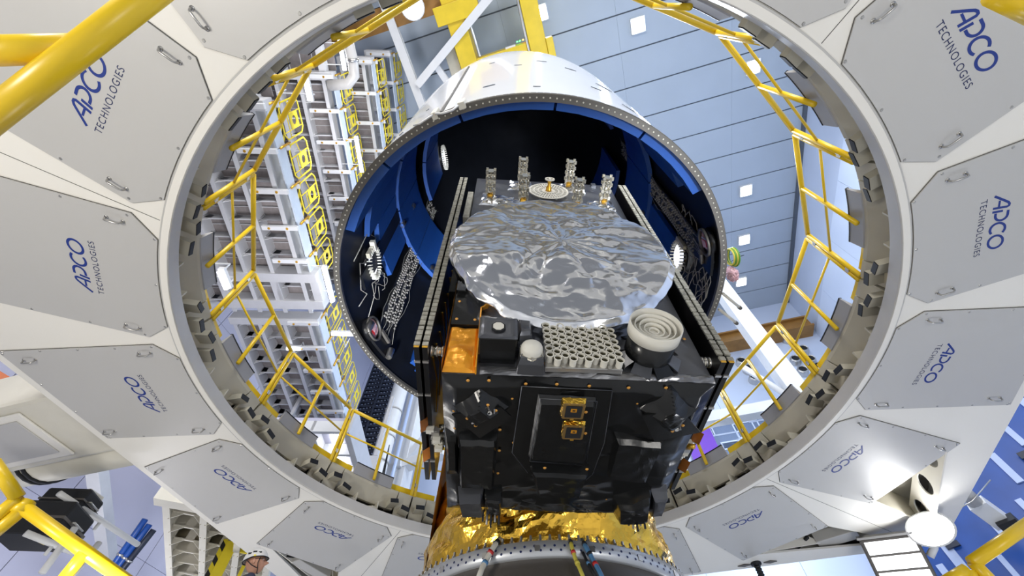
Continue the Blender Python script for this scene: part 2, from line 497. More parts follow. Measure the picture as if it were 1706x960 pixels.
# white steel columns and bracing of the hall
def column(name, label, p, z0, z1, w, group=None):
    t = thing(name, label, 'column', (p[0], p[1], z0), AB, group)
    h = z1 - z0
    MB().box(-w / 2, w / 2, -w / 2, w / 2, 0, h).build('shaft', 'white', t, bevel=.03)
    MB().box(-w / 2 - .1, w / 2 + .1, -w / 2 - .1, w / 2 + .1, 0, .12).build('base_plate', 'white', t)
    return t
P = ray(676, 750) * (14.8 / ray(676, 750).dot(VX)); column('steel_column', 'white steel column beyond the railing left of the satellite', P, FLOOR, CEIL, .75)
P = ray(1270, 575) * (13.2 / ray(1270, 575).dot(VX)); PR = P.copy(); column('steel_column', 'white steel column right of the satellite behind the railing', P, FLOOR, 19.8, .62)
P1 = ray(1195, 697) * (13.2 / ray(1195, 697).dot(VX)); P2 = ray(1330, 672) * (13.2 / ray(1330, 672).dot(VX))
t = thing('steel_brace', 'white horizontal steel beam behind the railing right of the satellite', 'beam', P1)
d = P2 - P1
MB().beam(d * -1.2, d * 1.3, .38, .38).build('shaft', 'white', t)
MB().beam(d * -.3, d * -.28, .6, .6).build('splice_plate', 'white', t)
P3 = ray(1235, 610) * (13.25 / ray(1235, 610).dot(VX)); P4 = ray(1325, 668) * (13.25 / ray(1325, 668).dot(VX))
t = thing('steel_brace', 'thin white diagonal brace meeting the beam right of the satellite', 'beam', P3)
MB().tube([(0, 0, 0), P4 - P3], .11).build('shaft', 'white', t, True)
MB().box(-.2, .2, -.05, .05, -.2, .2, lambda a, b, c: (P4 - P3) + UX * a + VX * b + ZX * c).build('gusset', 'white', t)
Q1 = ray(655, 790) * (14.6 / ray(655, 790).dot(VX)); Q2 = ray(745, 690) * (14.6 / ray(745, 690).dot(VX)); Q3 = ray(740, 755) * (14.6 / ray(740, 755).dot(VX)); Q4 = ray(600, 800) * (14.6 / ray(600, 800).dot(VX))
t = thing('steel_brace', 'white diagonal brace rising from the left steel column', 'beam', Q1)
MB().beam((0, 0, 0), Q2 - Q1, .3, .3).build('shaft', 'white', t)
MB().beam(-(Q2 - Q1) * .06, (Q2 - Q1) * .06, .5, .4).build('gusset', 'white', t)
t = thing('steel_brace', 'white horizontal beam crossing the left steel column', 'beam', Q4)
MB().beam((0, 0, 0), Q3 - Q4, .45, .35).build('shaft', 'white', t)
MB().beam((Q3 - Q4) * .45, (Q3 - Q4) * .52, .7, .4).build('splice_plate', 'white', t)

# black cable racks and white riser pipe, far left
for (x, y, lab) in ((603, 700, 'tall black cable rack with rows of pins, left of the pair'), (642, 660, 'tall black cable rack with rows of pins, beside the white pipe')):
    P = ray(x, y) * (13.4 / ray(x, y).dot(VX))
    t = thing('cable_rack', lab, 'rack', (P.x, P.y, 2.0), AB + rad(18), 'black cable racks')
    MB().box(-.33, .33, 0, .1, 0, 16).build('back_plate', 'rack', t)
    MB().box(-.36, -.30, -.12, .1, 0, 16).build('side_rail', 'rack', t)
    MB().box(.30, .36, -.12, .1, 0, 16).build('side_rail', 'rack', t)
    rung = MB().box(-.3, .3, -.09, 0, -.05, .05).mesh('rung', 'rack')
    pin = MB()
    for i in range(60):
        z = .2 + i * .26
        inst('rung', rung, t, loc=(0, 0, z))
        for j in range(4): pin.box(-.24 + j * .14, -.17 + j * .14, -.11, -.09, z + .04 + .03 * j, z + .09 + .03 * j)
    tag(pin.build('pins', 'rackpin', t), kind='stuff')
P = ray(655, 690) * (13.5 / ray(655, 690).dot(VX))
t = thing('riser_pipe', 'thick white riser pipe with strapped cables beside the black racks', 'pipe', (P.x, P.y, FLOOR))
MB().tube([(0, 0, 0), (0, 0, 18)], .36, 20).build('pipe_shell', 'white', t, True)
for z in (9, 10.5, 12, 13.2, 14.6):
    MB().lathe([(.37, -.03), (.39, -.03), (.39, .03), (.37, .03)], 20, lambda a, b, c, z=z: (a, b, c + z)).build('strap', 'lip', t, True)
for q in range(3):
    MB().tube([(.30 + .05 * q, -.34 + .04 * q, 8 + .0), (.36 + .05 * q, -.36, 9.5), (.48, -.3, 10.2 + .2 * q), (.36 + .05 * q, -.34, 11.0), (.33, -.36, 12.6)], .018, 6).build('strapped_cable', 'rubber', t, True)
MB().tube([(.62, .1, 0), (.62, .1, 17)], .07, 8).build('conduit', 'palebar', t, True)

# ================================================================== RING PLATFORM
CX, CY, RZ = .215, 3.55, 3.46
ring = thing('ring_platform', 'square white work platform with round opening seen from below', 'platform', (CX, CY, RZ))
def sq_r(phi, ap):
    d = (phi - AB) % (PI / 2)
    d = min(d, PI / 2 - d)
    return ap / math.cos(d)
AP = 5.48
P0A = rad(-2.6)
PANEL_A = [P0A + rad(22.5) * k for k in range(16)]
corners = [AB + PI / 4 + k * PI / 2 for k in range(4)]
outer = [(AP * math.sqrt(2) * math.cos(c), AP * math.sqrt(2) * math.sin(c)) for c in corners]
hole = [(3.75 * math.cos(2 * PI * k / 160), 3.75 * math.sin(2 * PI * k / 160)) for k in range(160)]
pockets = []
pocket_info = []
for c in corners:
    for sgn in (-1, 1):
        pa = c + sgn * rad(10.2)
        pa = min(PANEL_A, key=lambda a: abs(math.atan2(math.sin(a - pa), math.cos(a - pa))))
        er = Vector((math.cos(pa), math.sin(pa))); et = Vector((-er.y, er.x))
        en = c + sgn * PI / 4
        nv = Vector((math.cos(en), math.sin(en)))
        def on_border(tang, ap=5.06):      # where the panel edge line x_r = const meets the border
            return None
        xr = 5.45
        # two panel-side corners and the far corner by the diagonal web
        a = er * xr + et * (.70 * sgn)
        if a.dot(nv) > 5.22:
            a = a - et * sgn * ((a.dot(nv) - 5.22) / max(.05, abs(et.dot(nv))))
        b_ = er * xr - et * (.66 * sgn)
        cd = Vector((math.cos(c), math.sin(c))); ct = nv - cd * nv.dot(cd); ct.normalize()
        far = None
        f0 = 5.22
        # far point: on the border line, .25 m from the diagonal
        s_ = (f0 - ct.dot(nv) * .25) / cd.dot(nv)
        far = cd * s_ + ct * .25
        b2 = b_
        if b2.dot(ct) < .25: b2 = b2 + ct * (.25 - b2.dot(ct))
        tri = [tuple(a), tuple(b2), tuple(far)]
        pockets.append(tri); pocket_info.append((c, sgn, nv, a, b2, far))
fillplate('underside_plate', outer, [hole] + pockets, .03, 'frame', ring, Matrix.Translation((0, 0, .015)))
# pocket liners (side walls and roof) and web plates with oval cut-outs
for (c, sgn, nv, a, b2, far) in pocket_info:
    mb = MB()
    pts = [a, b2, far]
    mb.add([(p[0], p[1], .42) for p in pts], [(0, 1, 2)])
    for i in (0, 1):
        p, q = pts[i], pts[(i + 1) % 3]
        mb.add([(p[0], p[1], .03), (q[0], q[1], .03), (q[0], q[1], .42), (p[0], p[1], .42)], [(0, 1, 2, 3)])
    mb.build('pocket_liner', 'beige', ring)
    L = (far - a).length
    tx = (far - a).normalized()
    holes_ = []
    for k in range(3):
        cxh = L * (.24 + .27 * k)
        holes_.append([(cxh + .15 * math.cos(2 * PI * j / 20), .21 + .14 * math.sin(2 * PI * j / 20)) for j in range(20)])
    mw = frame_mat((a[0], a[1], .0), (tx.x, tx.y, 0), (0, 0, 1), (nv.x * .99, nv.y * .99, 0))
    fillplate('web_plate', [(0, .0), (L, .0), (L, .42), (0, .42)], holes_, .02, 'frame', ring, mw)
    mb = MB()
    off = nv * .2
    mb.add([(a[0] + off[0], a[1] + off[1], .03), (far[0] + off[0], far[1] + off[1], .03), (far[0] + off[0], far[1] + off[1], .42), (a[0] + off[0], a[1] + off[1], .42)], [(0, 1, 2, 3)])
    mb.build('web_backing', 'lip', ring)
# outer skirt and top deck
sk = MB()
for i in range(4):
    p, q = outer[i], outer[(i + 1) % 4]
    sk.add([(p[0], p[1], 0), (q[0], q[1], 0), (q[0], q[1], .54), (p[0], p[1], .54)], [(0, 1, 2, 3)])
sk.build('outer_skirt', 'frame', ring)
holeT = [(3.80 * math.cos(2 * PI * k / 160), 3.80 * math.sin(2 * PI * k / 160)) for k in range(160)]
fillplate('top_deck', outer, [holeT], .03, 'flap', ring, Matrix.Translation((0, 0, .535)))
# lip round the opening
MB().lathe([(3.815, -.012), (3.735, -.012), (3.73, -.004), (3.73, .14), (3.78, .14)], 160).build('lip_ring', 'lip', ring, False)
MB().lathe([(3.80, -.016), (3.74, -.016), (3.74, .0), (3.80, 0)], 160, close=True).build('lip_flange', 'frame', ring, False)
# recess behind the lip, inner wall plates
MB().lathe([(3.78, .14), (4.05, .16), (4.05, .52), (3.80, .535)], 96).build('recess_wall', 'beige_dark', ring, True)  # shade of the gap is put into the dark colour
SECT = [rad(-15 + 22.5 * k) for k in range(16)]
for k in range(16):
    a0 = SECT[k]
    for (f0, f1, zt) in ((.01, .16, .16), (.17, .83, .30), (.84, .99, .18)):
        n = 8
        A0, A1 = a0 + rad(22.5) * f0, a0 + rad(22.5) * f1
        MB().lathe([(3.84 + .22 * zt, zt), (3.77, .50), (3.76, .545), (3.80, .545), (3.88 + .22 * zt, zt)], n, None, A0, A1, close=True).build('inner_wall_plate', 'beige', ring, False)
    # bolted seams and tapered pockets of each plate
    am = a0 + rad(11.25)
    # brackets with dark rubber faces
    for (df, tilt, w, h, z, dr) in ((1.6, 10, .15, .075, .27, .20), (4.6, -14, .14, .07, .35, .18), (17.4, 12, .15, .07, .26, .20), (20.4, -8, .15, .075, .35, .20)):
        a = a0 + rad(df)
        er = Vector((math.cos(a), math.sin(a), 0)); et = Vector((-er.y, er.x, 0))
        tl = rad(tilt)
        e2 = et * math.cos(tl) + ZX * math.sin(tl); e3 = ZX * math.cos(tl) - et * math.sin(tl)
        o3 = er * 3.86 + ZX * z
        fr = lambda x, y, zz: o3 + e2 * x + e3 * y - er * zz
        b = MB().box(-w / 2, w / 2, -h / 2, h / 2, -.12, dr - .03, fr).build('roller_bracket', 'beige', ring)
        MB().box(-w / 2 + .004, w / 2 - .004, -h / 2 + .004, h / 2 - .004, dr - .03, dr - .022, fr).build('rubber_pad', 'rubber', b)
    for df in (9.0, 14.6):
        a = a0 + rad(df)
        er = Vector((math.cos(a), math.sin(a), 0)); et = Vector((-er.y, er.x, 0))
        fr = lambda x, y, zz: er * (3.98 - y) + et * x + ZX * zz
        gm = MB().prism([(-.10, 0), (.12, 0), (.10, .13), (.02, .2), (-.06, .2)], .16, .20, fr)
        gm.prism([(-.10, 0), (-.07, 0), (-.05, .2), (-.07, .2)], .16, .3, fr)
        gm.build('gusset', 'beige', ring)
    # toe boards: grey flap in the middle, yellow kick plates beside it
    MB().lathe([(3.79, .52), (3.75, .54), (3.72, .70), (3.735, .70), (3.80, .54)], 6, None, am - rad(5.2), am + rad(5.2), close=True).build('grey_flap', 'flap', ring)
    MB().lathe([(3.715, .70), (3.715, .715), (3.745, .715), (3.745, .70)], 6, None, am - rad(5.2), am + rad(5.2), close=True).build('rubber_edge', 'rubber', ring)
    for (q0, q1) in ((a0 + rad(.3), am - rad(5.3)), (am + rad(5.3), a0 + rad(22.2))):
        MB().lathe([(3.83, .55), (3.83, .68), (3.842, .68), (3.842, .55)], 4, None, q0, q1, close=True).build('yellow_kick_plate', 'yellow', ring)

# access panels with lettering, handles and screws
def ribbon(mb, pts, w, closed=False):
    n = len(pts)
    L, R_ = [], []
    for i in range(n):
        p = Vector(pts[i])
        if closed: t_ = Vector(pts[(i + 1) % n]) - Vector(pts[i - 1])
        else: t_ = Vector(pts[min(i + 1, n - 1)]) - Vector(pts[max(i - 1, 0)])
        t_.normalize(); nn = Vector((-t_.y, t_.x))
        L.append(p + nn * w / 2); R_.append(p - nn * w / 2)
    m_ = n if closed else n - 1
    mb.add([(p.x, p.y, 0) for p in L + R_], [(i, (i + 1) % n, n + (i + 1) % n, n + i) for i in range(m_)])
def arc(cx, cy, rx, ry, a0, a1, n=22):
    return [(cx + rx * math.cos(rad(a0 + (a1 - a0) * i / n)), cy + ry * math.sin(rad(a0 + (a1 - a0) * i / n))) for i in range(n + 1)]
def logo_mesh():
    lm = MB()
    w = .155
    # A: straight left stroke, rounded top right, crossbar
    ribbon(lm, [(-.10, 0), (.34, .66), (.46, .83), (.58, .91), (.70, .90), (.76, .80), (.76, .6), (.76, 0)], w)
    ribbon(lm, [(.26, .33), (.70, .33)], w * .8)
    # P: open bowl with short stem
    ribbon(lm, [(1.02, 0), (1.02, .60)], w)
    ribbon(lm, [(1.02, .90)] + arc(1.32, .56, .37, .35, 90, -90, 18) + [(1.14, .21)], w)
    # C
    ribbon(lm, arc(2.32, .46, .45, .43, 48, 312, 28), w)
    # O
    ribbon(lm, arc(3.28, .46, .48, .43, 0, 360 - 360 / 36, 35), w, True)
    sc = .135
    lm.v = [((x + .22 * y) * sc, y * sc, z) for (x, y, z) in lm.v]
    x0 = min(p[0] for p in lm.v); x1 = max(p[0] for p in lm.v)
    kx = .60 / (x1 - x0)
    lm.v = [((x - x0) * kx - .30, y, z) for (x, y, z) in lm.v]
    return lm.mesh('logo_lettering', 'blue_ink')
LOGO = logo_mesh()
TECH = text_mesh('TECHNOLOGIES', .072)
TECH.materials.clear(); TECH.materials.append(M['dark_ink'])
xs = [v.co.x for v in TECH.vertices]
kx = .61 / (max(xs) - min(xs)); x0 = min(xs)
for v in TECH.vertices: v.co.x = (v.co.x - x0) * kx - .29
hm = MB().tube([(-.065, 0, 0), (-.065, 0, -.022), (-.055, 0, -.042), (-.04, 0, -.05), (.04, 0, -.05), (.055, 0, -.042), (.065, 0, -.022), (.065, 0, 0)], .0085, 8)
hm.lathe([(0, -.004), (.018, -.004), (.018, 0)], 10, lambda a, b, c: (a - .065, b, c)); hm.lathe([(0, -.004), (.018, -.004), (.018, 0)], 10, lambda a, b, c: (a + .065, b, c))
HANDLE = hm.mesh('handle', 'handle', True)
for kpan, pa in enumerate(PANEL_A):
    er = Vector((math.cos(pa), math.sin(pa), 0)); et = Vector((-er.y, er.x, 0))
    poly = []
    for j in range(9):
        a = rad(-7.9 + 15.8 * j / 8)
        poly.append((3.825 * math.cos(a), 3.825 * math.sin(a)))
    hw = .735
    poly.append((3.98, hw)); 
    # nearest square edge
    d = ((pa - AB) + PI / 4) % (PI / 2) - PI / 4      # angle from edge normal
    near_edge = min(abs(d), abs(abs(d) - PI / 2))
    xo = 5.60
    if abs(d) < rad(16):
        nrm = Vector((math.cos(-d), math.sin(-d)))
        for s_ in (1, -1):
            t_ = hw * s_
            poly.append(((5.36 - t_ * nrm.y) / nrm.x, t_))
    else:
        nrm = Vector((math.cos(-d), math.sin(-d)))
        def lim(t_): return min(xo, (5.06 - t_ * nrm.y) / nrm.x if nrm.x > .2 else xo)
        poly.append((max(5.3, min(xo, xo)), hw)); poly.append((xo, -hw))
    poly.append((3.98, -hw))
    gapm = MB().prism(poly, 0, .012)
    pm = frame_mat((0, 0, -.0155), er, et, ZX)
    o = gapm.build('access_panel', 'panel', ring)
    o.matrix_basis = pm
    # dark joint line round the panel
    cxm = sum(p[0] for p in poly) / len(poly); 
    big = [((p[0] - cxm) * 1.0065 + cxm, p[1] * 1.008) for p in poly]
    MB().prism(big, .0105, .0125).build('joint_gasket', 'beige_dark', o)
    # text: reads along +t, up is outward, seen from below
    tm = frame_mat((4.425, 0, -.0012), (0, 1, 0), (1, 0, 0), (0, 0, -1))
    inst('logo_lettering', LOGO, o, tm)
    inst('small_lettering', TECH, o, frame_mat((4.325, 0, -.0012), (0, 1, 0), (1, 0, 0), (0, 0, -1)))
    for (hx, hy) in ((4.115, .63), (4.115, -.63), (5.40, .60), (5.40, -.60)):
        if abs(d) < rad(16): 
            lim_ = (5.36 - hy * nrm.y) / nrm.x - .14
            hx = min(hx, lim_)
        inst('handle', HANDLE, o, Matrix.Translation((hx, hy, 0)))
    sc_ = MB()
    ring_pts = poly + [poly[0]]
    for i in range(len(poly)):
        p, q = Vector(ring_pts[i]), Vector(ring_pts[i + 1])
        Lq = (q - p).length
        if Lq < .3: 
            continue
        m_ = max(1, int(Lq / .42))
        for j in range(m_ + 1):
            s_ = p.lerp(q, (j + .05) / (m_ + .1)) if m_ else p
            s_ = s_ + (Vector((cxm, 0)) - s_).normalized() * .028
            sc_.lathe([(0, -.004), (.010, -.004), (.013, 0)], 7, lambda a, b, c, s_=s_: (a + s_.x, b + s_.y, c))
    for j in (0, 4, 8):
        s_ = Vector(poly[j]) * (1 + .022 / 3.82)
        sc_.lathe([(0, -.004), (.010, -.004), (.013, 0)], 7, lambda a, b, c, s_=s_: (a + s_.x, b + s_.y, c))
    tag(sc_.build('screws', 'handle', o), kind='stuff')
# radial joints of the four platform quarters
for a in (rad(31 - 90), rad(31), rad(121), rad(211)):
    er = Vector((math.cos(a), math.sin(a), 0)); et = Vector((-er.y, er.x, 0))
    MB().box(3.83, 7.4, -.003, .003, -.0012, .002, lambda x, y, z: er * x + et * y + ZX * z).build('joint_line', 'beige_dark', ring)
# equipment visible in the open corner pockets
def pk(x, y, z=3.6): p = at_z(x, y, z); return p - Vector((CX, CY, RZ))
p = pk(1360, 902); q = pk(1425, 882)
MB().beam(p, q, .30, .16).build('grey_junction_box', 'lip', ring, bevel=.01)
MB().lathe([(0, 0), (.17, 0), (.17, .06), (0, .06)], 20, lambda a, b, c: pk(1405, 895, 3.75) + Vector((a + .35, b, c))).build('round_cover', 'cone', ring, True)
MB().tube([pk(1290, 915), pk(1310, 905), pk(1330, 912), pk(1345, 895)], .03, 8).build('equipment_cable', 'rubber', ring, True)
MB().tube([pk(1280, 920), pk(1312, 914)], .05, 10).build('connector', 'steel', ring, True)
MB().tube([pk(1395, 905), pk(1440, 902), pk(1480, 900), pk(1500, 905)], .02, 8).build('equipment_cable', 'rubber', ring, True)
p = pk(495, 925); q = pk(545, 955)
MB().beam(p, q, .22, .2).build('grey_duct', 'lip', ring, bevel=.01)
MB().lathe([(.16, 0), (.16, .25), (.14, .25), (.14, .02), (0, .02)], 20, lambda a, b, c: pk(483, 922, 3.5) + Vector((a, b, c))).build('dark_socket', 'rubber', ring, True)
MB().box(-.12, .12, -.1, .1, 0, .2, lambda a, b, c: pk(455, 917, 3.5) + Vector((a, b, c))).build('cable_box', 'beige', ring)
MB().tube([pk(445, 915, 3.5), pk(455, 925, 3.48), pk(468, 918, 3.5)], .015, 6).build('equipment_cable', 'rubber', ring, True)

# railing sections on the rim, one every 22.5 degrees
clock = {0: 'five', 1: 'five', 2: 'five'}
def clock_word(a):
    # direction in the photograph: right is 3 o'clock, lower is the far side
    h = (3 + (a / (PI / 6))) % 12
    names = ['twelve', 'one', 'two', 'three', 'four', 'five', 'six', 'seven', 'eight', 'nine', 'ten', 'eleven']
    i = int(h); f = h - i
    part = 'just past' if f < .25 else ('quarter past' if f < .5 else ('half past' if f < .75 else 'quarter to'))
    return '%s %s' % (part, names[(i + 1) % 12 if part == 'quarter to' else i])
for k in range(16):
    a0, a1 = SECT[k] + rad(.45), SECT[k] + rad(22.05)
    am = (a0 + a1) / 2
    R_ = 3.76
    base = Vector((R_ * math.cos(am), R_ * math.sin(am), 0))
    p0 = Vector((R_ * math.cos(a0), R_ * math.sin(a0), 0)); p1 = Vector((R_ * math.cos(a1), R_ * math.sin(a1), 0))
    t = thing('railing_section', 'yellow tubular railing section on the opening rim, at %s on a clock face' % clock_word(am), 'railing', (CX + base.x, CY + base.y, 4.0), 0, 'railing sections round the opening')
    q0, q1 = p0 - base, p1 - base
    H = 1.0
    zv = lambda z: Vector((0, 0, z))
    r_ = .027
    MB().tube([q0 + zv(H), q1 + zv(H)], r_ + .002, 12).build('top_rail', 'yellow', t, True)
    MB().tube([q0 + zv(.0), q0 + zv(H)], r_, 12).build('post', 'yellow', t, True)
    MB().tube([q1 + zv(.0), q1 + zv(H)], r_, 12).build('post', 'yellow', t, True)
    MB().tube([(q0 + q1) / 2 + zv(.0), (q0 + q1) / 2 + zv(H)], r_ * .95, 12).build('post', 'yellow', t, True)
    MB().tube([q0 + zv(.53), q1 + zv(.53)], .014, 8).build('mid_rail', 'yellow', t, True)
    for (q, s_) in ((q0, 1), (q1, 1)):
        for z in (.18, .82):
            MB().box(-.025, .025, -.02, .02, -.03, .03, lambda a, b, c, q=q, z=z: q * 1.02 + zv(z) + Vector((a, b, c))).build('hinge_latch', 'steel', t)

# ================================================================== ADAPTER, DISPENSER
AX, AY = .235, 3.55
ad = thing('payload_adapter', 'grey conical payload adapter ring at the bottom centre', 'adapter', (AX, AY, FLOOR))
def dz(z): return z - FLOOR
MB().lathe([(1.35, 0), (1.30, dz(.2)), (1.0, dz(1.10)), (.970, dz(1.14)), (.965, dz(1.165))], 96).build('cone_shell', 'cone', ad, True)
MB().lathe([(.965, dz(1.150)), (.992, dz(1.155)), (.992, dz(1.235)), (.985, dz(1.24)), (.90, dz(1.24)), (.90, dz(1.20))], 128).build('flange', 'flange', ad, True)
stud = MB().tube([(0, 0, 0), (0, 0, .035)], .008, 6).lathe([(.0, .012), (.014, .012), (.014, 0)], 6).mesh('bolt', 'steel')
hl = MB()
for k in range(110):
    a = 2 * PI * k / 110
    if math.sin(a) < .45: inst('bolt', stud, ad, loc=(.972 * math.cos(a), .972 * math.sin(a), dz(1.24)))
    for (dzz, da) in ((1.183, 0), (1.207, .4)):
        aa = a + da * 2 * PI / 110
        er = Vector((math.cos(aa), math.sin(aa), 0))
        hl.disc(er * .9932 + ZX * dz(dzz), er, .0075, 6)
tag(hl.build('rivet_holes', 'dark_ink', ad), kind='stuff')
for k in range(7):
    a = rad(-150 + 18 * k)
    er = Vector((math.cos(a), math.sin(a), 0)); et = Vector((-er.y, er.x, 0))
    MB().box(-.015, .015, .985, .996, dz(1.18), dz(1.21), lambda x, y, z: er * y + et * x + ZX * z).build('target_tab', 'steel', ad)
dp = thing('payload_dispenser', 'gold foil wrapped dispenser column standing on the adapter behind the satellite', 'dispenser', (AX, AY, 1.24))
def disp_fn(u, v):
    a = 2 * PI * u
    z = v * 2.5
    R0 = .845 - .03 * min(1, z / .5) - .06 * z / 2.5
    front = clamp(.5 - .9 * math.sin(a) * .6)
    bulge = .06 * math.exp(-((z - .22) / .16) ** 2) * (.3 + front)
    x, y = math.cos(a) * 3.2, math.sin(a) * 3.2
    kk = crumple(x * .8, y * .8, z * 4.2) * .06 + ridge(x * .5, y * .5, z * 4.5, 3) * .030 + math.sin(z * 26 + noise.noise((x, y, z)) * 3) * .012 * math.exp(-z * 1.2)
    R = R0 + bulge + kk * (1.0 if z < .9 else .6) * min(1, .25 + z * 4)
    return (R * math.cos(a), R * math.sin(a), z)
MB().grid(disp_fn, 220, 110).build('gold_blanket', 'gold', dp, False)
# flat bronze sheets at the left and right sides
for s_ in (-1, 1):
    a = rad(180 if s_ < 0 else 0)
    mb = MB()
    mb.grid(lambda u, v, s_=s_: ((s_ * .84 if s_ < 0 else .77) - s_ * .03 * v + .006 * noise.noise((u * 4, v * 6, 1)), -.35 + .9 * u, .02 + 2.2 * v), 12, 24)
    mb.build('side_sheet', 'gold_flat', dp, True)
# cables hanging down over the flange
def cable(name, label, pts, r, m, wraps=()):
    t = thing(name, label, 'cable', pts[-1])
    b = Vector(pts[-1])
    MB().tube([Vector(p) - b for p in pts], r, 8).build('sheath', m, t, True)
    for (i, mm) in wraps:
        p = Vector(pts[i]) - b; q = Vector(pts[i + 1]) - b
        MB().tube([p.lerp(q, .35), p.lerp(q, .6)], r * 1.25, 8).build('tape_band', mm, t, True)
    return t
def cy_pt(x, y, R):
    r = ray(x, y); C = Vector((AX, AY))
    a = r.x ** 2 + r.y ** 2; b = -2 * (r.x * C.x + r.y * C.y); c = C.dot(C) - R * R
    D = max(0, b * b - 4 * a * c)
    return r * ((-b - math.sqrt(D)) / (2 * a))
cable('umbilical_cable', 'black and white umbilical cable crossing the adapter flange left of centre', [cy_pt(833, 898, .96), cy_pt(822, 912, 1.02), cy_pt(812, 930, 1.03), cy_pt(803, 948, 1.06), cy_pt(794, 972, 1.10)], .015, 'ivory', ((0, 'rubber'), (1, 'red'), (2, 'cable_b')))
cable('umbilical_cable', 'yellow umbilical cable hanging over the adapter flange right of centre', [cy_pt(949, 897, .96), cy_pt(953, 912, 1.02), cy_pt(958, 930, 1.03), cy_pt(966, 948, 1.06), cy_pt(976, 972, 1.10)], .011, 'cable_y', ((0, 'rubber'), (1, 'red'), (2, 'cable_y')))
cable('umbilical_cable', 'blue umbilical cable, rightmost over the adapter flange', [cy_pt(969, 900, .96), cy_pt(978, 915, 1.02), cy_pt(987, 932, 1.03), cy_pt(997, 950, 1.06), cy_pt(1008, 972, 1.10)], .013, 'cable_b', ((0, 'rubber'), (1, 'rubber'), (2, 'red')))
cable('umbilical_cable', 'thin dark cable between the yellow and blue cables', [cy_pt(971, 921, 1.0), cy_pt(976, 932, 1.03), cy_pt(984, 946, 1.05), cy_pt(993, 962, 1.08)], .008, 'rubber', ((1, 'cable_b'),))
# ================================================================== SATELLITE
SO = Vector((.296, 1.387, 1.35))
SA = rad(3.8)
SX = Vector((math.cos(SA), math.sin(SA), 0)); SY = Vector((-math.sin(SA), math.cos(SA), 0))
sat = thing('satellite', 'black blanketed navigation satellite with a foil covered dish, mounted on the gold column', 'satellite', SO, SA)
def sd(x, y, o=0.0):      # photograph pixel -> (across, up) on the antenna face, o metres in front of it
    r = ray(x, y); k = (SO - SY * o).dot(SY) / r.dot(SY); p = r * k - SO
    return p.dot(SX), p.z
def sb(x, y, o=0.0):      # photograph pixel -> (across, depth) on the underside, o metres below it
    r = ray(x, y); p = r * ((SO.z - o) / r.z) - SO
    return p.dot(SX), p.dot(SY)
DF = lambda a, b, c: (a, -c, b)        # antenna face frame: across, up, outward
BF = lambda a, b, c: (a, b, -c)        # underside frame: across, depth, downward
HW, DT, HH = .606, 1.07, 2.46
def edge_fade(u, v, e=.06): return clamp(min(u, 1 - u, v, 1 - v) / e)
def wr_deck(u, v):
    s_, h = -HW + 2 * HW * u, HH * v
    k = ridge(s_ * 2.2 + h * .6, h * 1.6, 3, 3) * .010 + crumple(s_ * 3.5, h * 3.0, 2) * .012
    k += .012 * math.exp(-((h - .03 - .02 * math.sin(s_ * 17)) / .03) ** 2) * noise.noise((s_ * 7, h * 4, 0))
    return DF(s_, h, k * edge_fade(u, v))
MB().grid(wr_deck, 90, 150).build('antenna_face', 'mli_grey', sat, True)
def wr_bot(u, v):
    s_, t_ = -HW + 2 * HW * u, DT * v
    k = ridge(s_ * 1.5 + t_ * .9, t_ * 2.0 - s_ * .5, 1, 3) * .020 + crumple(s_ * 2.4 + t_, t_ * 2.4, 5) * .020
    return BF(s_, t_, k * edge_fade(u, v, .05))
MB().grid(wr_bot, 120, 110).build('underside_blanket', 'mli', sat, True)
for s_ in (-1, 1):
    MB().grid(lambda u, v, s_=s_: (s_ * (HW + .006 * ridge(u * 3, v * 5, s_ * 3) * edge_fade(u, v)), DT * u, HH * v), 30, 60).build('side_blanket', 'mli', sat, True)
MB().grid(lambda u, v: (-HW + 2 * HW * u, DT * v, HH + .006 * ridge(u * 4, v * 4, 9) * edge_fade(u, v)), 24, 24).build('top_blanket', 'mli', sat, True)
MB().grid(lambda u, v: (-HW + 2 * HW * u, DT, HH * v), 4, 4).build('back_panel', 'mli', sat)
MB().box(-.35, .35, DT, DT + .22, .3, 2.2).build('mounting_rail', 'gold_flat', sat)
# dark strip at the lower edge of the antenna face, folded over
MB().grid(lambda u, v: DF(-.44 + 1.045 * u, -.004 + .05 * v, .006 + .010 * abs(noise.noise((u * 14, v * 2, 3))) + .012 * math.sin(v * PI) * (.6 + .8 * noise.noise((u * 9, 1, 1)))), 60, 6).build('edge_fold', 'fold_foil', sat, False)

def pad(name, fr, c, h, e=.16, m='mli', n=22, amp=.006, par=None, seed=0.0, er=None):
    c = [Vector(q) for q in c]
    def fn(u, v):
        p = c[0] * (1 - u) * (1 - v) + c[1] * u * (1 - v) + c[2] * u * v + c[3] * (1 - u) * v
        d = min(u, 1 - u, v, 1 - v)
        z = h * clamp(d / e)
        k = ridge(p.x * 6 + seed, p.y * 6, seed, 2) * amp + crumple(p.x * 9, p.y * 9 + seed, seed) * amp * 1.2
        return fr(p.x, p.y, z + .003 + k * clamp(d / .05))
    return MB().grid(fn, n, n).build(name, m, par or sat, False)
def rect(a0, a1, b0, b1): return [(a0, b0), (a1, b0), (a1, b1), (a0, b1)]
def outline(name, fr, pts, w, c, m, par=None):
    mb = MB()
    P = [fr(p[0], p[1], c) for p in pts]
    mb.tube(P + [P[0]], w, 5)
    return mb.build(name, m, par or sat, True)
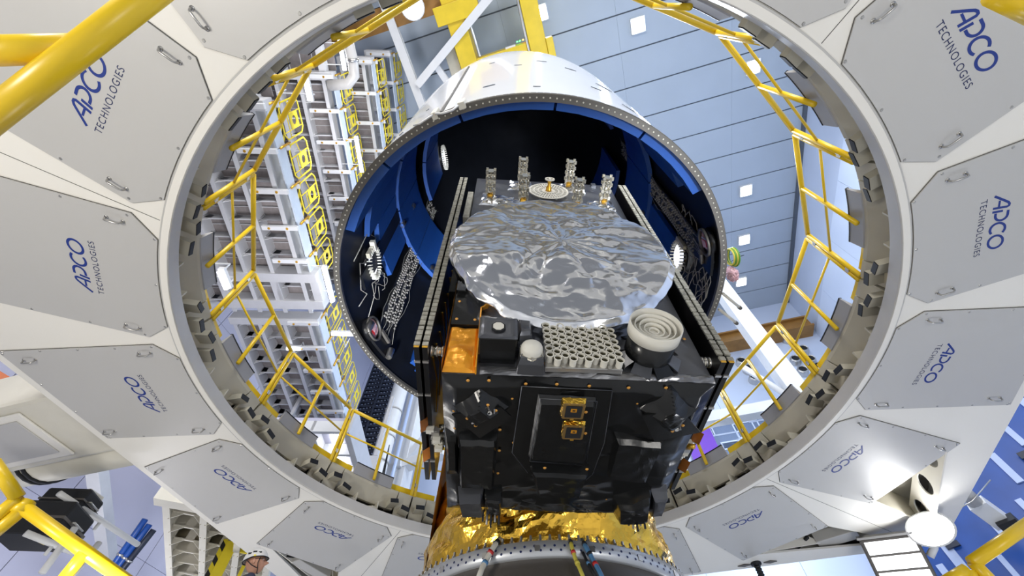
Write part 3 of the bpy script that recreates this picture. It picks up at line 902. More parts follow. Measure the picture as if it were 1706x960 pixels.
# --- underside: central housing with flange plates
pl = MB().prism([(-.255, .03), (.145, .035), (.175, .40), (.16, .66), (.13, .72), (-.17, .68), (-.27, .50)], .004, .030, BF).build('flange_sheet', 'mli', sat)
outline('housing_edge_highlight', BF, [(-.172, .072), (.080, .076), (.100, .545), (-.180, .525)], .0014, .058, 'mli_grey')  # thin lighter tube imitating the highlight along the housing edge
outline('flange_edge_highlight', BF, [(-.255, .03), (.145, .035), (.175, .40), (.16, .66), (.13, .72), (-.17, .68), (-.27, .50)], .0018, .030, 'mli_grey')  # highlight of the flange edge, drawn as a lighter line
pad('central_housing', BF, [(-.19, .055), (.095, .06), (.12, .57), (-.20, .55)], .055, .10, 'mli', 30, .005, seed=1.3)
pad('lower_housing', BF, [(-.19, .575), (.145, .58), (.125, .80), (-.13, .795)], .085, .10, 'mli', 26, .006, seed=2.1)
pad('equipment_box_cover', BF, rect(-.535, -.345, .37, .80), .06, .07, 'mli', 22, .005, seed=4.2)
pad('equipment_box_cover', BF, [(.215, .34), (.465, .36), (.455, .71), (.225, .68)], .05, .08, 'mli', 24, .006, seed=6.7)
pad('thruster_blanket', BF, [(-.575, .17), (-.435, .03), (-.29, .17), (-.46, .345)], .075, .33, 'mli', 22, .010, seed=8.2)
pad('thruster_blanket', BF, [(.285, .15), (.40, .005), (.585, .12), (.47, .36)], .07, .33, 'mli', 22, .010, seed=9.9)
MB().prism([(-.56, .20), (-.34, .14), (-.29, .20), (-.43, .36)], .05, .058, BF).build('thruster_plate', 'mli', sat)
MB().prism([(.30, .16), (.46, .11), (.60, .26), (.40, .34)], .05, .058, BF).build('thruster_plate', 'mli', sat)
for (x, y) in ((792, 702), (816, 687), (1110, 698), (1127, 714)):
    a, b = sb(x, y, .075)
    fr = lambda p, q, r, a=a, b=b: BF(a + p, b + q, .058 + r)
    o = MB().lathe([(.005, .0), (.006, .01), (.011, .026), (.0095, .026), (.005, .012), (0, .01)], 12, fr).build('thruster_nozzle', 'steel', sat, True)
    for q in range(3):
        MB().tube([fr(.02 * math.cos(q * 2.1), .02 * math.sin(q * 2.1), 0), fr(.02 * math.cos(q * 2.1 + .3), .02 * math.sin(q * 2.1 + .3), .02)], .004, 6).build('nozzle_bolt', 'steel', o)
pad('corner_box_cover', BF, [(-.545, .82), (-.40, .80), (-.385, .985), (-.525, .99)], .10, .12, 'mli_grey', 16, .005, seed=3.7)
pad('corner_box_cover', BF, [(-.40, .81), (-.30, .80), (-.29, .99), (-.385, .985)], .09, .14, 'mli', 16, .008, seed=5.1)
pad('corner_box_cover', BF, [(.30, .86), (.50, .74), (.53, .99), (.33, 1.02)], .10, .14, 'mli', 20, .010, seed=7.1)
pad('corner_box_cover', BF, [(.49, .77), (.59, .76), (.595, .97), (.525, .99)], .08, .14, 'mli_grey', 16, .006, seed=7.9)
for s_ in (-1, 1):
    for q in range(5):
        MB().tube([BF(s_ * .40 + .022 * q, .96 + .01 * (q % 2), .06), BF(s_ * .40 + .022 * q, .985, .12 + .015 * (q % 3))], .006, 6).build('harness_connector', 'steel' if q % 2 else 'rubber', sat)
pad('side_cover', BF, rect(-.60, -.535, .36, .74), .035, .25, 'mli', 12, .006, seed=11)
pad('lower_strip', BF, rect(-.28, .29, .90, 1.06), .02, .2, 'mli', 26, .006, seed=12)
# two square gold framed patch antennas on the central housing
for (x, y) in ((955, 683), (955, 718)):
    a, b = sb(x, y, .075)
    fr = lambda p, q, r, a=a, b=b: BF(a + p, b + q, .056 + r)
    oc = lambda R, c_: [(R, R - c_), (R - c_, R), (c_ - R, R), (-R, R - c_), (-R, c_ - R), (c_ - R, -R), (R - c_, -R), (R, c_ - R)]
    mb = MB()
    n = 48
    mb.grid(lambda u, v, fr=fr: fr((.060 - .012 * v) * max(-.92, min(.92, 1.25 * math.cos(2 * PI * u))), (.060 - .012 * v) * max(-.92, min(.92, 1.25 * math.sin(2 * PI * u))), .030 * v + .006 * noise.noise((u * 40, v * 4, x))), n, 5)
    o = mb.build('patch_antenna', 'gold', sat, False)
    MB().prism(oc(.048, .006), .026, .030, fr).build('antenna_frame', 'gold_flat', o)
    MB().prism(oc(.036, .002), .030, .033, fr).build('patch_window', 'rubber', o)
    MB().prism([(-.014, -.022), (.012, -.022), (.012, -.002), (-.014, -.002)], .033, .035, fr).build('patch_element', 'kapton', o)
    MB().prism([(-.007, -.016), (.006, -.016), (.006, -.008), (-.007, -.008)], .035, .036, fr).build('patch_centre', 'rubber', o)
    MB().prism([(-.008, .048), (.008, .048), (.008, .060), (-.008, .060)], .02, .028, fr).build('antenna_lug', 'goldtrim', o)
# amber buttons holding the blankets
fb = MB().lathe([(0, .004), (.005, .004), (.0085, .0)], 8, BF).mesh('fastener', 'fast')
fd = MB().lathe([(0, .004), (.005, .004), (.0085, .0)], 8, DF).mesh('fastener', 'fast')
def cr2(x, y): return 680 + x / 3.046, 460 + y / 3.046
for (x, y) in ((303, 534), (410, 534), (597, 551), (635, 577), (755, 553), (790, 582), (920, 562), (960, 590), (1120, 571), (1310, 571), (310, 603), (528, 624), (590, 712), (1163, 649), (1380, 643), (955, 709), (955, 827), (945, 903), (232, 688), (237, 776), (465, 784), (240, 888), (462, 890), (535, 850), (1076, 833), (1052, 915), (1025, 1000), (455, 1005), (590, 1150), (725, 1141), (787, 1143), (742, 1155), (890, 1160), (1006, 1135), (764, 1087)):
    px = cr2(x, y); a, b = sb(px[0], px[1], .022)
    inst('fastener', fb, sat, loc=(a, b, -.018))
for (x, y) in ((902, 692), (900, 800), (690, 930), (900, 937)):
    px = cr2(x, y); a, b = sb(px[0], px[1], .065)
    inst('fastener', fb, sat, loc=(a, b, -.064 if y < 900 else -.112))
for (x, y) in ((300, 725), (334, 700), (374, 677), (404, 657), (445, 685), (420, 710), (371, 727), (342, 762), (1268, 713), (1318, 690), (1348, 713), (1370, 735), (1395, 761), (1342, 790), (1322, 762), (1283, 743)):
    px = cr2(x, y); a, b = sb(px[0], px[1], .062)
    inst('fastener', fb, sat, loc=(a, b, -.060))
for (x, y) in ((1400, 323), (1330, 388), (1140, 430), (1240, 457), (376, 408), (690, 447), (1085, 360)):
    px = cr2(x, y); a, h = sd(px[0], px[1], .012)
    inst('fastener', fd, sat, loc=(a, -.016, h))

# --- antenna face
DC = (-.02, .90); DR = .645
def dish_fn(u, v):
    th = 2 * PI * u
    if v < .74: r, o = DR * .965 * v / .74, .185 + .03 * (1 - v / .74)
    elif v < .84: q = (v - .74) / .10; r, o = DR * (.965 + .035 * q), .185 - .03 * q
    else: q = (v - .84) / .16; r, o = DR * (1 - .05 * q), .155 - .115 * q
    x, y = r * math.cos(th), r * math.sin(th)
    ed = clamp(r / .12)
    low = clamp((-.18 - y) / .45)
    o -= .075 * low * low * (3 - 2 * low)
    cr = math.cos(th) * 1.25, math.sin(th) * 1.25
    inn = clamp((1.02 - v) * 6)
    wx, wy = x + .10 * noise.noise((x * 3, y * 3, 1.7)), y + .10 * noise.noise((x * 3, y * 3, 6.2))
    o += .030 * (abs(noise.noise((cr[0] * 1.5, cr[1] * 1.5, 3.1 + r * 2.4))) * 2 - .5) * clamp(r / .3) * (1.15 - r) * inn
    o += .016 * (ridge(wx * 1.8 + 3, wy * 3.6, 2, 2) - .5) * clamp((r - .06) * 4) * inn
    o += .022 * crumple(wx * 2.6, wy * 4.2, 4) * inn
    o += .0050 * ridge(wx * 8, wy * 11, 5, 2) * inn - .03 * clamp((-.2 - y) * 5) * (.4 + .6 * abs(noise.noise((x * 4, 2.2, 1)))) * inn
    if v >= .74:
        w = clamp((v - .74) / .1)
        rr = 1 + w * (.020 * (ridge(cr[0] * 3, cr[1] * 3, v * 4, 2) - .5) + .018 * crumple(cr[0] * 5, cr[1] * 5, v * 5))
        x *= rr; y *= rr
    return DF(DC[0] + x, DC[1] + y, o)
MB().grid(dish_fn, 260, 110).build('foil_dish_cover', 'silver', sat, True)
MB().lathe([(.5, .0), (.58, .03), (.585, .06), (.5, .07)], 48, lambda a, b, c: DF(DC[0] + a, DC[1] + b, c)).build('dish_back_ring', 'mli', sat, True)
for k in range(9):
    a = rad(200 + 17 * k)
    MB().box(-.03, .03, -.02, .02, 0, .07, lambda x, y, z, a=a: DF(DC[0] + .585 * math.cos(a) + x, DC[1] + .585 * math.sin(a) + y, z)).build('dish_mount', 'mli_grey', sat)
# helix antennas
hx = MB()
W_ = .027
for (i, j) in ((1, 1), (1, -1), (-1, 1), (-1, -1)): hx.tube([DF(i * W_, j * W_, .03), DF(i * W_, j * W_, .235)], .0045, 6)
hx.tube([DF(0, 0, 0), DF(0, 0, .23)], .010, 8)
pts = []
for i in range(64):
    a = i / 64 * 2 * PI * 4.2
    pts.append(DF(.036 * math.cos(a), .036 * math.sin(a), .04 + .2 * i / 64))
hx.tube(pts, .004, 5)
HX = hx.mesh('helix_antenna', 'mesh_metal', True)
cap = MB()
oct_ = [(.040 * math.cos(rad(22.5 + 45 * k)), .040 * math.sin(rad(22.5 + 45 * k))) for k in range(8)]
cap.prism(oct_, 0, .006, DF)
for k in range(4):
    a = rad(45 + 90 * k)
    cap.box(-.010, .010, -.006, .006, -.012, .016, lambda x, y, z, a=a: DF(.043 * math.cos(a) + x, .043 * math.sin(a) + y, z))
HXP = cap.mesh('helix_plate', 'mesh_metal')
HXB = MB().lathe([(.034, .0), (.030, .02), (.026, .05), (.0, .05)], 14, DF).mesh('helix_base', 'goldtrim', True)
for (a, h) in ((-.470, 1.985), (-.204, 2.335), (-.204, 1.925), (.212, 2.350), (.225, 1.895), (.462, 1.99)):
    o = inst('helix_antenna', HX, sat, loc=(a, 0, h))
    inst('helix_base', HXB, o)
    for z in (.075, .13, .185, .235): inst('helix_plate', HXP, o, loc=(0, -z, 0))
for (c4, sd_) in (([(-.56, 1.84), (-.30, 1.80), (-.26, 2.03), (-.55, 2.08)], 1), ([(-.33, 1.78), (-.05, 1.78), (-.06, 1.93), (-.28, 1.98)], 2), ([(.05, 1.80), (.33, 1.78), (.33, 1.97), (.08, 1.93)], 3), ([(.30, 1.80), (.56, 1.84), (.55, 2.07), (.33, 2.03)], 4), ([(-.34, 2.16), (-.08, 2.24), (-.12, 2.40), (-.32, 2.40)], 5), ([(.10, 2.24), (.36, 2.16), (.34, 2.40), (.12, 2.40)], 6)):
    pad('foil_patch', DF, c4, .02, .3, 'silver', 14, .012, seed=sd_ * 3.1)
# slotted plate antenna with a little wheel on a post
pc = (.012, 2.095)
fr = lambda a, b, c: DF(pc[0] + a, pc[1] + b, .055 + c)
mb = MB()
for (r0, r1) in ((.028, .055), (.082, .092), (.118, .128), (.152, .168)):
    mb.lathe([(r0, 0), (r0, .006), (r1, .006), (r1, 0)], 48, fr, close=True)
for (r0, r1, n_) in ((.055, .082, 20), (.092, .118, 30), (.128, .152, 40)):
    for k in range(n_):
        a = 2 * PI * k / n_
        ca, sa = math.cos(a), math.sin(a)
        mb.box(r0 - .001, r1 + .001, -.0042, .0042, 0, .005, lambda x, y, z, ca=ca, sa=sa: fr(x * ca - y * sa, x * sa + y * ca, z))
o = mb.build('slotted_plate_antenna', 'ivory', sat)
MB().lathe([(.024, 0), (.022, .04), (.014, .045), (.014, .10), (.0, .10)], 16, fr).build('post', 'goldtrim', o, True)
mb = MB().lathe([(.032, .10), (.032, .108), (.040, .108), (.040, .10)], 28, fr, close=True)
mb.box(-.034, .034, -.004, .004, .101, .106, fr); mb.box(-.004, .004, -.034, .034, .101, .106, fr)
mb.lathe([(0, .11), (.012, .11), (.012, .1)], 12, fr)
mb.build('wheel', 'ivory', o)
for k in range(4): MB().tube([DF(pc[0] + .1 * math.cos(k * PI / 2 + .7), pc[1] + .1 * math.sin(k * PI / 2 + .7), 0), fr(.1 * math.cos(k * PI / 2 + .7), .1 * math.sin(k * PI / 2 + .7), 0)], .008, 8).build('standoff', 'steel', o)
MB().box(.03, .07, -.03, .03, 0, .02, lambda a, b, c: DF(.40 + a, 2.42 + b, c)).build('sensor_block', 'mli_grey', sat)
# corner cube reflector array: sixty cups on a plate
ra = MB().prism([(-.158, .012), (.186, .018), (.186, .262), (-.145, .270)], .02, .048, DF).build('reflector_array', 'steel', sat, bevel=.003)
cupm = MB().lathe([(.0150, .0), (.0155, .037), (.0188, .038), (.0188, .043), (.0155, .043), (.0150, .030)], 16, DF).mesh('reflector_cup', 'ivory')
cupi = MB().lathe([(.0152, .034), (.009, .024), (.0, .020)], 6, DF).mesh('cup_glass', 'olive_glass')
rnd0 = random.Random(2)
for c_ in range(10):
    for r_ in range(6):
        a = -.138 + .0342 * c_ ; h = .250 - .0405 * r_ - (.0 if c_ % 2 == 0 else .0190) + .006
        a += (5 - r_) * -.0008
        inst('reflector_cup', cupm, ra, loc=(a, -.047, h))
        inst('cup_glass', cupi, ra, loc=(a, -.047, h), rot=(0, rnd0.uniform(0, 6), 0))
for a in (-.08, .125):
    MB().box(-.008, .008, -.012, .01, .045, .06, lambda x, y, z, a=a: DF(a + x, .016 + y, z)).build('clamp', 'steel', ra)
# tall horn with concentric rings
hc = (.335, .155)
hf = lambda a, b, c: DF(hc[0] + a, hc[1] + b, c)
ho = MB().lathe([(.105, .0), (.108, .02), (.110, .145), (.0, .145)], 40, hf).build('ring_horn', 'mli', sat, True)
MB().lathe([(.110, .140), (.117, .142), (.117, .205), (.112, .205), (.112, .15)], 48, hf).build('horn_collar', 'ivory', ho, True)
for (r_, z) in ((.092, .190), (.070, .182), (.047, .174), (.024, .166)):
    MB().lathe([(r_ - .0035, .145), (r_ - .0035, z), (r_, z), (r_, .145)], 40, hf, close=True).build('choke_ring', 'ivory', ho, True)
MB().lathe([(0, .150), (.112, .150)], 40, hf).build('horn_floor', 'ivory', ho, True)
for k in range(8):
    a = rad(20 + 45 * k)
    ca, sa = math.cos(a), math.sin(a)
    MB().prism([(.095, -.038), (.150, -.045), (.155, .045), (.095, .038)], .004, .014, lambda x, y, z, ca=ca, sa=sa: hf(x * ca - y * sa, x * sa + y * ca, z + .03 * max(0, (.13 - x) / .04))).build('skirt_flap', 'mli_grey' if k % 2 else 'mli', ho)
# white dome on its foil box
pad('dome_box', DF, [(-.285, .0), (-.155, .0), (-.160, .125), (-.275, .135)], .085, .1, 'mli_grey', 16, .004, seed=14)
fr = lambda a, b, c: DF(-.219 + a, .064 + b, .082 + c)
o = MB().prism([(.060 * math.cos(rad(30 + 60 * k)), .060 * math.sin(rad(30 + 60 * k))) for k in range(6)], 0, .012, fr).build('dome_antenna', 'mesh_metal', sat, bevel=.003)
MB().lathe([(.048, .01), (.048, .03), (.044, .040), (.03, .047), (.0, .050)], 32, fr).build('white_dome', 'ivory', o, True)
for k in range(6): MB().lathe([(0, .018), (.005, .018), (.005, .01)], 6, lambda a, b, c, k=k: fr(a + .052 * math.cos(rad(30 + 60 * k)), b + .052 * math.sin(rad(30 + 60 * k)), c)).build('dome_screw', 'steel', o)
# two foil boxes with sensor apertures
def sensor_box(a0, a1, h0, h1, o0, m_):
    b = MB().box(a0, a1, h0, h1, 0, o0, DF).build('sensor_box', 'mli', sat, bevel=.006)
    pad('foil_front', lambda x, y, z: DF(x, y, o0 + z * .35), rect(a0 - .002, a1 + .002, h0 - .002, h1), .02, .15, m_, 16, .012, par=b, seed=a0 * 40)
    cx_ = (a0 + a1) / 2; cy_ = (h0 + h1) / 2 - .01
    f2 = lambda x, y, z: DF(cx_ + x, cy_ + y, o0 + z)
    hexa = [(.030 * math.cos(rad(22.5 + 45 * k)) * 1.1, .034 * math.sin(rad(22.5 + 45 * k))) for k in range(8)]
    MB().prism(hexa, .0, .018, f2).build('aperture_frame', 'rubber', b)
    MB().prism([(p[0] * .78, p[1] * .78) for p in hexa], .018, .021, f2).build('aperture', 'ivory', b)
sensor_box(-.452, -.285, .07, .215, .15, 'mli_grey')
pad('grey_pod', DF, [(-.29, .11), (-.19, .14), (-.20, .30), (-.29, .33)], .10, .25, 'mli_grey', 14, .008, seed=21)
sensor_box(-.596, -.432, .56, .69, .06, 'mli_grey')
# tall tray left: black upper plate, crumpled orange lower film, amber edges
MB().box(-.600, -.462, .30, .56, 0, .035, DF).build('tray_plate', 'mli', sat)
pad('orange_film', DF, [(-.606, .004), (-.455, .004), (-.460, .30), (-.600, .30)], .012, .12, 'kapton', 26, .016, seed=31)
MB().box(-.462, -.456, .0, .56, 0, .045, DF).build('tray_edge', 'kapton', sat)
MB().grid(lambda u, v: (-.606 - .006 * abs(noise.noise((u * 5, v * 9, 2))), -.04 + .10 * u, .0 + .68 * v), 8, 40).build('orange_side_film', 'kapton', sat)
for (a, h) in ((-.575, .49), (-.485, .49), (-.575, .34), (-.485, .34)): inst('fastener', fd, sat, loc=(a, -.036, h))

# --- folded solar wings at both sides
def wing(sg, s_list, hb, ht):
    w = MB().box(min(s_list) , max(s_list) , .45, .55, .4, 2.0).build('solar_wing', 'black_panel', sat)
    for n, s_ in enumerate(s_list):
        p = MB().box(s_ - .012, s_ + .012, -.048, .97, hb, ht).build('solar_panel', 'black_panel', w)
        e = MB()
        nseg = 60
        for i in range(nseg):
            z0 = hb + .01 + (ht - hb - .02) * i / nseg
            e.box(s_ - .0135, s_ + .0135, -.056, -.047, z0, z0 + (ht - hb) / nseg * (.80 if i % 3 else .62))
        tag(e.build('edge_cells', 'cell', p), kind='stuff')
        MB().box(s_ - .012, s_ + .012, -.052, -.048, hb, hb + .010).build('amber_corner', 'goldtrim', p)
        for t_ in (.03, .25, .52, .78):
            MB().box(s_ - .014, s_ + .014, t_, t_ + .012, hb - .006, hb + .004).build('edge_clip', 'steel', p)
    inner = s_list[-1]
    # hold-down tubes to the body
    for (t_, h_) in ((.0, .17), (.56, .12), (.0, 1.3)):
        p0 = Vector((inner, t_ + .03, h_)); p1 = Vector((sg * HW, t_ + .03, h_))
        h = MB().tube([p0, p1], .022, 12).build('hold_down_tube', 'mesh_metal', w, True)
        for q in (.2, .5, .8): 
            c = p0.lerp(p1, q); MB().tube([c - Vector((.004, 0, 0)), c + Vector((.004, 0, 0))], .027, 12).build('collar', 'steel', h, True)
    # hinge mechanism at the lower edge
    rnd = random.Random(3 + sg)
    for q in range(14):
        c = Vector((inner - sg * (.0 + .05 * rnd.random()), .50 + .10 * rnd.random(), hb - .06 + .10 * rnd.random()))
        if q % 2: MB().tube([c, c + Vector((rnd.uniform(-.04, .04), rnd.uniform(-.03, .03), rnd.uniform(-.03, .03)))], rnd.uniform(.008, .016), 8).build('hinge_fitting', 'mesh_metal' if q % 3 else 'goldtrim', w, True)
        else: MB().box(-.02, .02, -.014, .014, -.016, .016, lambda x, y, z, c=c: c + Vector((x, y, z))).build('hinge_fitting', 'steel' if q % 4 else 'ivory', w)
    for (t_, dt) in ((.42, .09), (.66, .10)):
        mb = MB()
        so = s_list[0]
        mb.grid(lambda u, v, t_=t_, dt=dt, so=so: (so - sg * (.006 - .045 * math.sin(u * PI)) * -1 * 1.0 + sg * .0, t_ + dt * v, hb - .03 + .11 * u), 10, 8)
        mb.build('amber_film', 'kapton_dark', w, True)
    mb = MB()
    for q in range(10):
        z = hb + .1 + .12 * q
        mb.tube([(inner - sg * .016, .1 + .02 * (q % 3), z), (inner - sg * .02, .3, z + .05), (inner - sg * .016, .5, z)], .004, 5)
    tag(mb.build('harness', 'goldtrim', w), kind='stuff')
wing(-1, [-.732, -.694], .105, 2.33)
wing(1, [.706, .668], .09, 2.36)
MB().box(-.66, -.61, .05, .30, .70, 1.0).build('side_electronics_box', 'mli', sat)
MB().box(-.655, -.612, -.03, .06, 1.55, 2.05).build('hinge_plate', 'cell', sat)

# ================================================================== FAIRING
FX, FY, FZ = .245, 3.55, 5.0
fa = thing('payload_fairing', 'white rocket fairing hanging open above the satellite with blue lined inside', 'fairing', (FX, FY, FZ))
def ogive(r0, z0=4.0, L=7.5, n=18):
    return [(r0 * math.sqrt(max(0, 1 - (i / n) ** 2)) if i < n else 0.0, z0 + L * i / n) for i in range(n + 1)]
MB().lathe([(2.70, 0.02), (2.70, 1.3), (2.70, 2.7)] + ogive(2.70), 144, None).build('outer_shell', 'white_gloss', fa, True)
MB().lathe([(2.66, 0.0), (2.66, 1.3), (2.66, 2.7)] + ogive(2.65), 96, None).build('inner_liner', 'liner', fa, True)
MB().lathe([(2.635, -.012), (2.635, .04), (2.66, .05), (2.705, .05), (2.722, .04), (2.722, -.006), (2.715, -.012)], 160, None, close=True).build('rim_flange', 'rim', fa, False)
mb = MB()
for k in range(230):
    a = 2 * PI * k / 230
    er = Vector((math.cos(a), math.sin(a), 0))
    mb.disc(er * 2.7235 + ZX * .018, er, .009, 6)
    mb.lathe([(0, -.020), (.008, -.020), (.010, -.012)], 6, lambda x, y, z, er=er: er * 2.678 + Vector((x, y, z)))
tag(mb.build('rim_rivets', 'ivory', fa), kind='stuff')
# vertical joint rails on the outside, latches, marks
for a in (rad(-110.5), rad(67)):
    er = Vector((math.cos(a), math.sin(a), 0)); et = Vector((-er.y, er.x, 0))
    fr = lambda x, y, z: er * (2.70 + y) + et * x + ZX * z
    MB().box(-.085, -.06, -.02, .028, .06, 4.0, fr).build('joint_rail', 'rim', fa)
    MB().box(.06, .085, -.02, .020, .06, 4.0, fr).build('joint_rail', 'white', fa)
    MB().box(-.055, .055, -.02, .008, .06, 4.0, fr).build('joint_strip', 'white', fa)
for (a, z, w, h) in ((-113.5, .10, .07, .2), (-106.5, .06, .08, .16)):
    a = rad(a); er = Vector((math.cos(a), math.sin(a), 0)); et = Vector((-er.y, er.x, 0))
    MB().box(-w / 2, w / 2, -.02, .06, z - .12, z + h - .06, lambda x, y, zz: er * (2.70 + y) + et * x + ZX * zz).build('latch_block', 'ivory', fa, bevel=.01)
def on_f(a, z, r=2.712): return Vector((r * math.cos(rad(a)), r * math.sin(rad(a)), z))
MB().tube([on_f(-113, -.02, 2.74), on_f(-111, -.14, 2.73), on_f(-108.5, -.13, 2.72), on_f(-106.5, -.01, 2.74)], .012, 6).build('latch_cord', 'white', fa, True)
MB().tube([on_f(-119, .0, 2.74), on_f(-117, -.08, 2.73), on_f(-114.5, -.05, 2.74), on_f(-113, .02, 2.74)], .010, 6).build('latch_cord', 'white', fa, True)
# small scuffs and tabs on the white skin
for (a, z, w, h) in ((-101, .95, .16, .05), (-88.6, .55, .09, .012), (-92.6, 2.6, .12, .02), (-102, 3.4, .1, .02), (-74, 2.9, .2, .05), (-70, 1.4, .16, .03), (-64, 2.2, .3, .05), (-61, .9, .3, .03), (-120, 1.1, .05, .02), (-127, .6, .07, .03), (-84, 3.2, .18, .02)):
    er = Vector((math.cos(rad(a)), math.sin(rad(a)), 0)); et = Vector((-er.y, er.x, 0))
    MB().prism([(-w / 2, -h / 2), (-w * .1, -h * .8), (w / 2, -h * .2), (w * .3, h * .5), (-w * .2, h * .3)], 2.700, 2.706, lambda x, y, z, er=er, et=et, zz=z: er * z + et * x + ZX * (y + zz)).build('skin_mark', 'seam', fa)
# blue acoustic panels in rings, with dark gaps
def patch(a0, a1, z0, z1, R0, th, n=4):
    return MB().lathe([(R0, z0), (R0 - th, z0 + .02), (R0 - th, z1 - .02), (R0, z1)], n, None, rad(a0), rad(a1), close=True)
rows = [(.10, 1.15), (1.20, 3.1), (3.16, 5.1), (5.16, 7.2)]
for j, (z0, z1) in enumerate(rows):
    off = 9 if j % 2 else 0
    for k in range(15):
        a0 = -180 + 24 * k + off
        a1 = a0 + 23.3
        am = ((a0 + a1) / 2 + 180) % 360 - 180
        if abs(am - 156) < 8 or abs(am + 12) < 8: continue
        if j == 0 and not (-168 < am < -30): continue
        zz0 = z0
        if j == 1 and (am > 160 or am < -165): zz0 = 1.75
        elif j == 1 and am > 122: zz0 = .5
        if j == 1 and -30 <= am < 25: zz0 = 1.5
        r0 = 2.64
        if z1 > 4: r0 = 2.64 * math.sqrt(max(0, 1 - ((z1 - 4.0) / 7.5) ** 2)) - .01
        patch(a0, a1, zz0, z1, r0, .11 if j == 0 else .08).build('acoustic_panel', 'foam', fa)
# lower far panels
for k in range(5):
    a0 = 28 + 22 * k
    patch(a0, a0 + 21.5, .40, 1.16, 2.64, .06).build('acoustic_panel', 'foam', fa)
for (a, w) in ((178, 6), (70, 5)):
    patch(a - w / 2, a + w / 2, .6, 7.5, 2.58, .03).build('joint_strap', 'liner', fa)
# cable trays on both joints, wires and ties
rnd = random.Random(11)
for (ac, wd) in ((156.5, 9.0), (-11.0, 9.0)):
    patch(ac - wd / 2, ac + wd / 2, .12, 7.4, 2.60, .03).build('cable_tray', 'black_panel', fa)
    mb = MB()
    for q in range(7):
        for i in range(60):
            z = .8 + i * .085 + .02 * (q % 2)
            if q in (3,) and i % 3: continue
            if rnd.random() < .15: continue
            a = rad(ac - wd * .38 + wd * .76 * q / 6)
            er = Vector((math.cos(a), math.sin(a), 0))
            mb.box(-.012, .012, -.014, .014, -.012, .012, lambda x, y, zz, er=er, z=z: er * (2.56 + x) + Vector((-er.y, er.x, 0)) * y + ZX * (z + zz))
    tag(mb.build('tie_points', 'wire', fa), kind='stuff')
    for q in range(6):
        a_ = ac - wd * .5 + wd * q / 5
        pts = []
        for i in range(26):
            pts.append(on_f(a_ + rnd.uniform(-.5, .5) + 1.2 * math.sin(i * .9 + q), .45 + i * .22, 2.555))
        MB().tube(pts, .0045, 5).build('tray_cable', 'wire', fa, True)
def wild(a0, a1, z0, z1, n, r_=.008, R=2.61):
    pts = []
    a, z = rnd.uniform(a0, a1), rnd.uniform(z0, z1)
    da, dz_ = rnd.uniform(-1, 1), rnd.uniform(-1, 1)
    for i in range(n):
        a += da * (a1 - a0) * .07; z += dz_ * (z1 - z0) * .07
        if not a0 < a < a1: da = -da; a = min(max(a, a0), a1)
        if not z0 < z < z1: dz_ = -dz_; z = min(max(z, z0), z1)
        da = clamp(da + rnd.uniform(-.7, .7), -1, 1); dz_ = clamp(dz_ + rnd.uniform(-.7, .7), -1, 1)
        pts.append(on_f(a, z, R - rnd.uniform(0, .03)))
    MB().tube(pts, r_, 5).build('loose_cable', 'wire', fa, True)
for q in range(15): wild(-20, 24, .15, 1.5, 26, .007)
for q in range(3): wild(165, 190, .3, 1.6, 16, .006)
MB().tube([on_f(188, .5, 2.6), on_f(190, 1.25, 2.6), on_f(183, 1.7, 2.6), on_f(182, .9, 2.6), on_f(184, .75, 2.6), on_f(176, .55, 2.6), on_f(172, .7, 2.6), on_f(173, .3, 2.6)], .008, 6).build('loose_cable', 'wire', fa, True)
MB().tube([on_f(166, .35, 2.6), on_f(168, .9, 2.6), on_f(172, 1.0, 2.6), on_f(170, 1.3, 2.6), on_f(174, 1.4, 2.6)], .008, 6).build('loose_cable', 'wire', fa, True)
# round lit ports with saw-toothed rings
def port(a, z, r, m_, teeth=28, ring_m='ivory', R=2.56, tdepth=.16):
    a = rad(a); er = Vector((math.cos(a), math.sin(a), 0)); et = Vector((-er.y, er.x, 0))
    fr = lambda x, y, zz: er * (R - zz) + et * x + ZX * (z + y)
    o = MB().lathe([(r * 1.12, -.06), (r * 1.12, 0), (r, .01), (r, -.01)], 32, fr).build('vent_port', 'black_panel', fa, True)
    MB().lathe([(0, 0.004), (r, 0.004)], 32, fr).build('port_disc', m_, o)
    if teeth:
        mb = MB()
        for k in range(teeth):
            t = 2 * PI * k / teeth
            mb.prism([(r * .98, -r * .045), (r * (1 + tdepth), -r * .012), (r * (1 + tdepth), r * .012), (r * .98, r * .045)], .0, .07, lambda x, y, zz, t=t: fr(x * math.cos(t) - y * math.sin(t), x * math.sin(t) + y * math.cos(t), zz))
        mb.build('toothed_ring', ring_m, o)
    return fr, o
fr, o = port(173.8, 7.5, .30, 'em_port', 30, R=2.22)
MB().lathe([(0, .006), (.045, .006)], 10, fr).build('port_hub', 'cone', o)
fr, o = port(178.5, 1.19, .22, 'em_port', 26, tdepth=.3)
MB().box(-.07, .1, .16, .24, .0, .08, lambda x, y, z: fr(x + .25, y - .1, z)).build('port_bracket', 'ivory', o)
MB().box(.2, .28, -.2, .12, .0, .06, fr).build('port_bracket', 'beige', o)
fr, o = port(1.0, 1.28, .22, 'em_port', 26, tdepth=.25)
MB().box(-.3, -.24, -.2, .16, .0, .06, fr).build('port_bracket', 'beige', o)
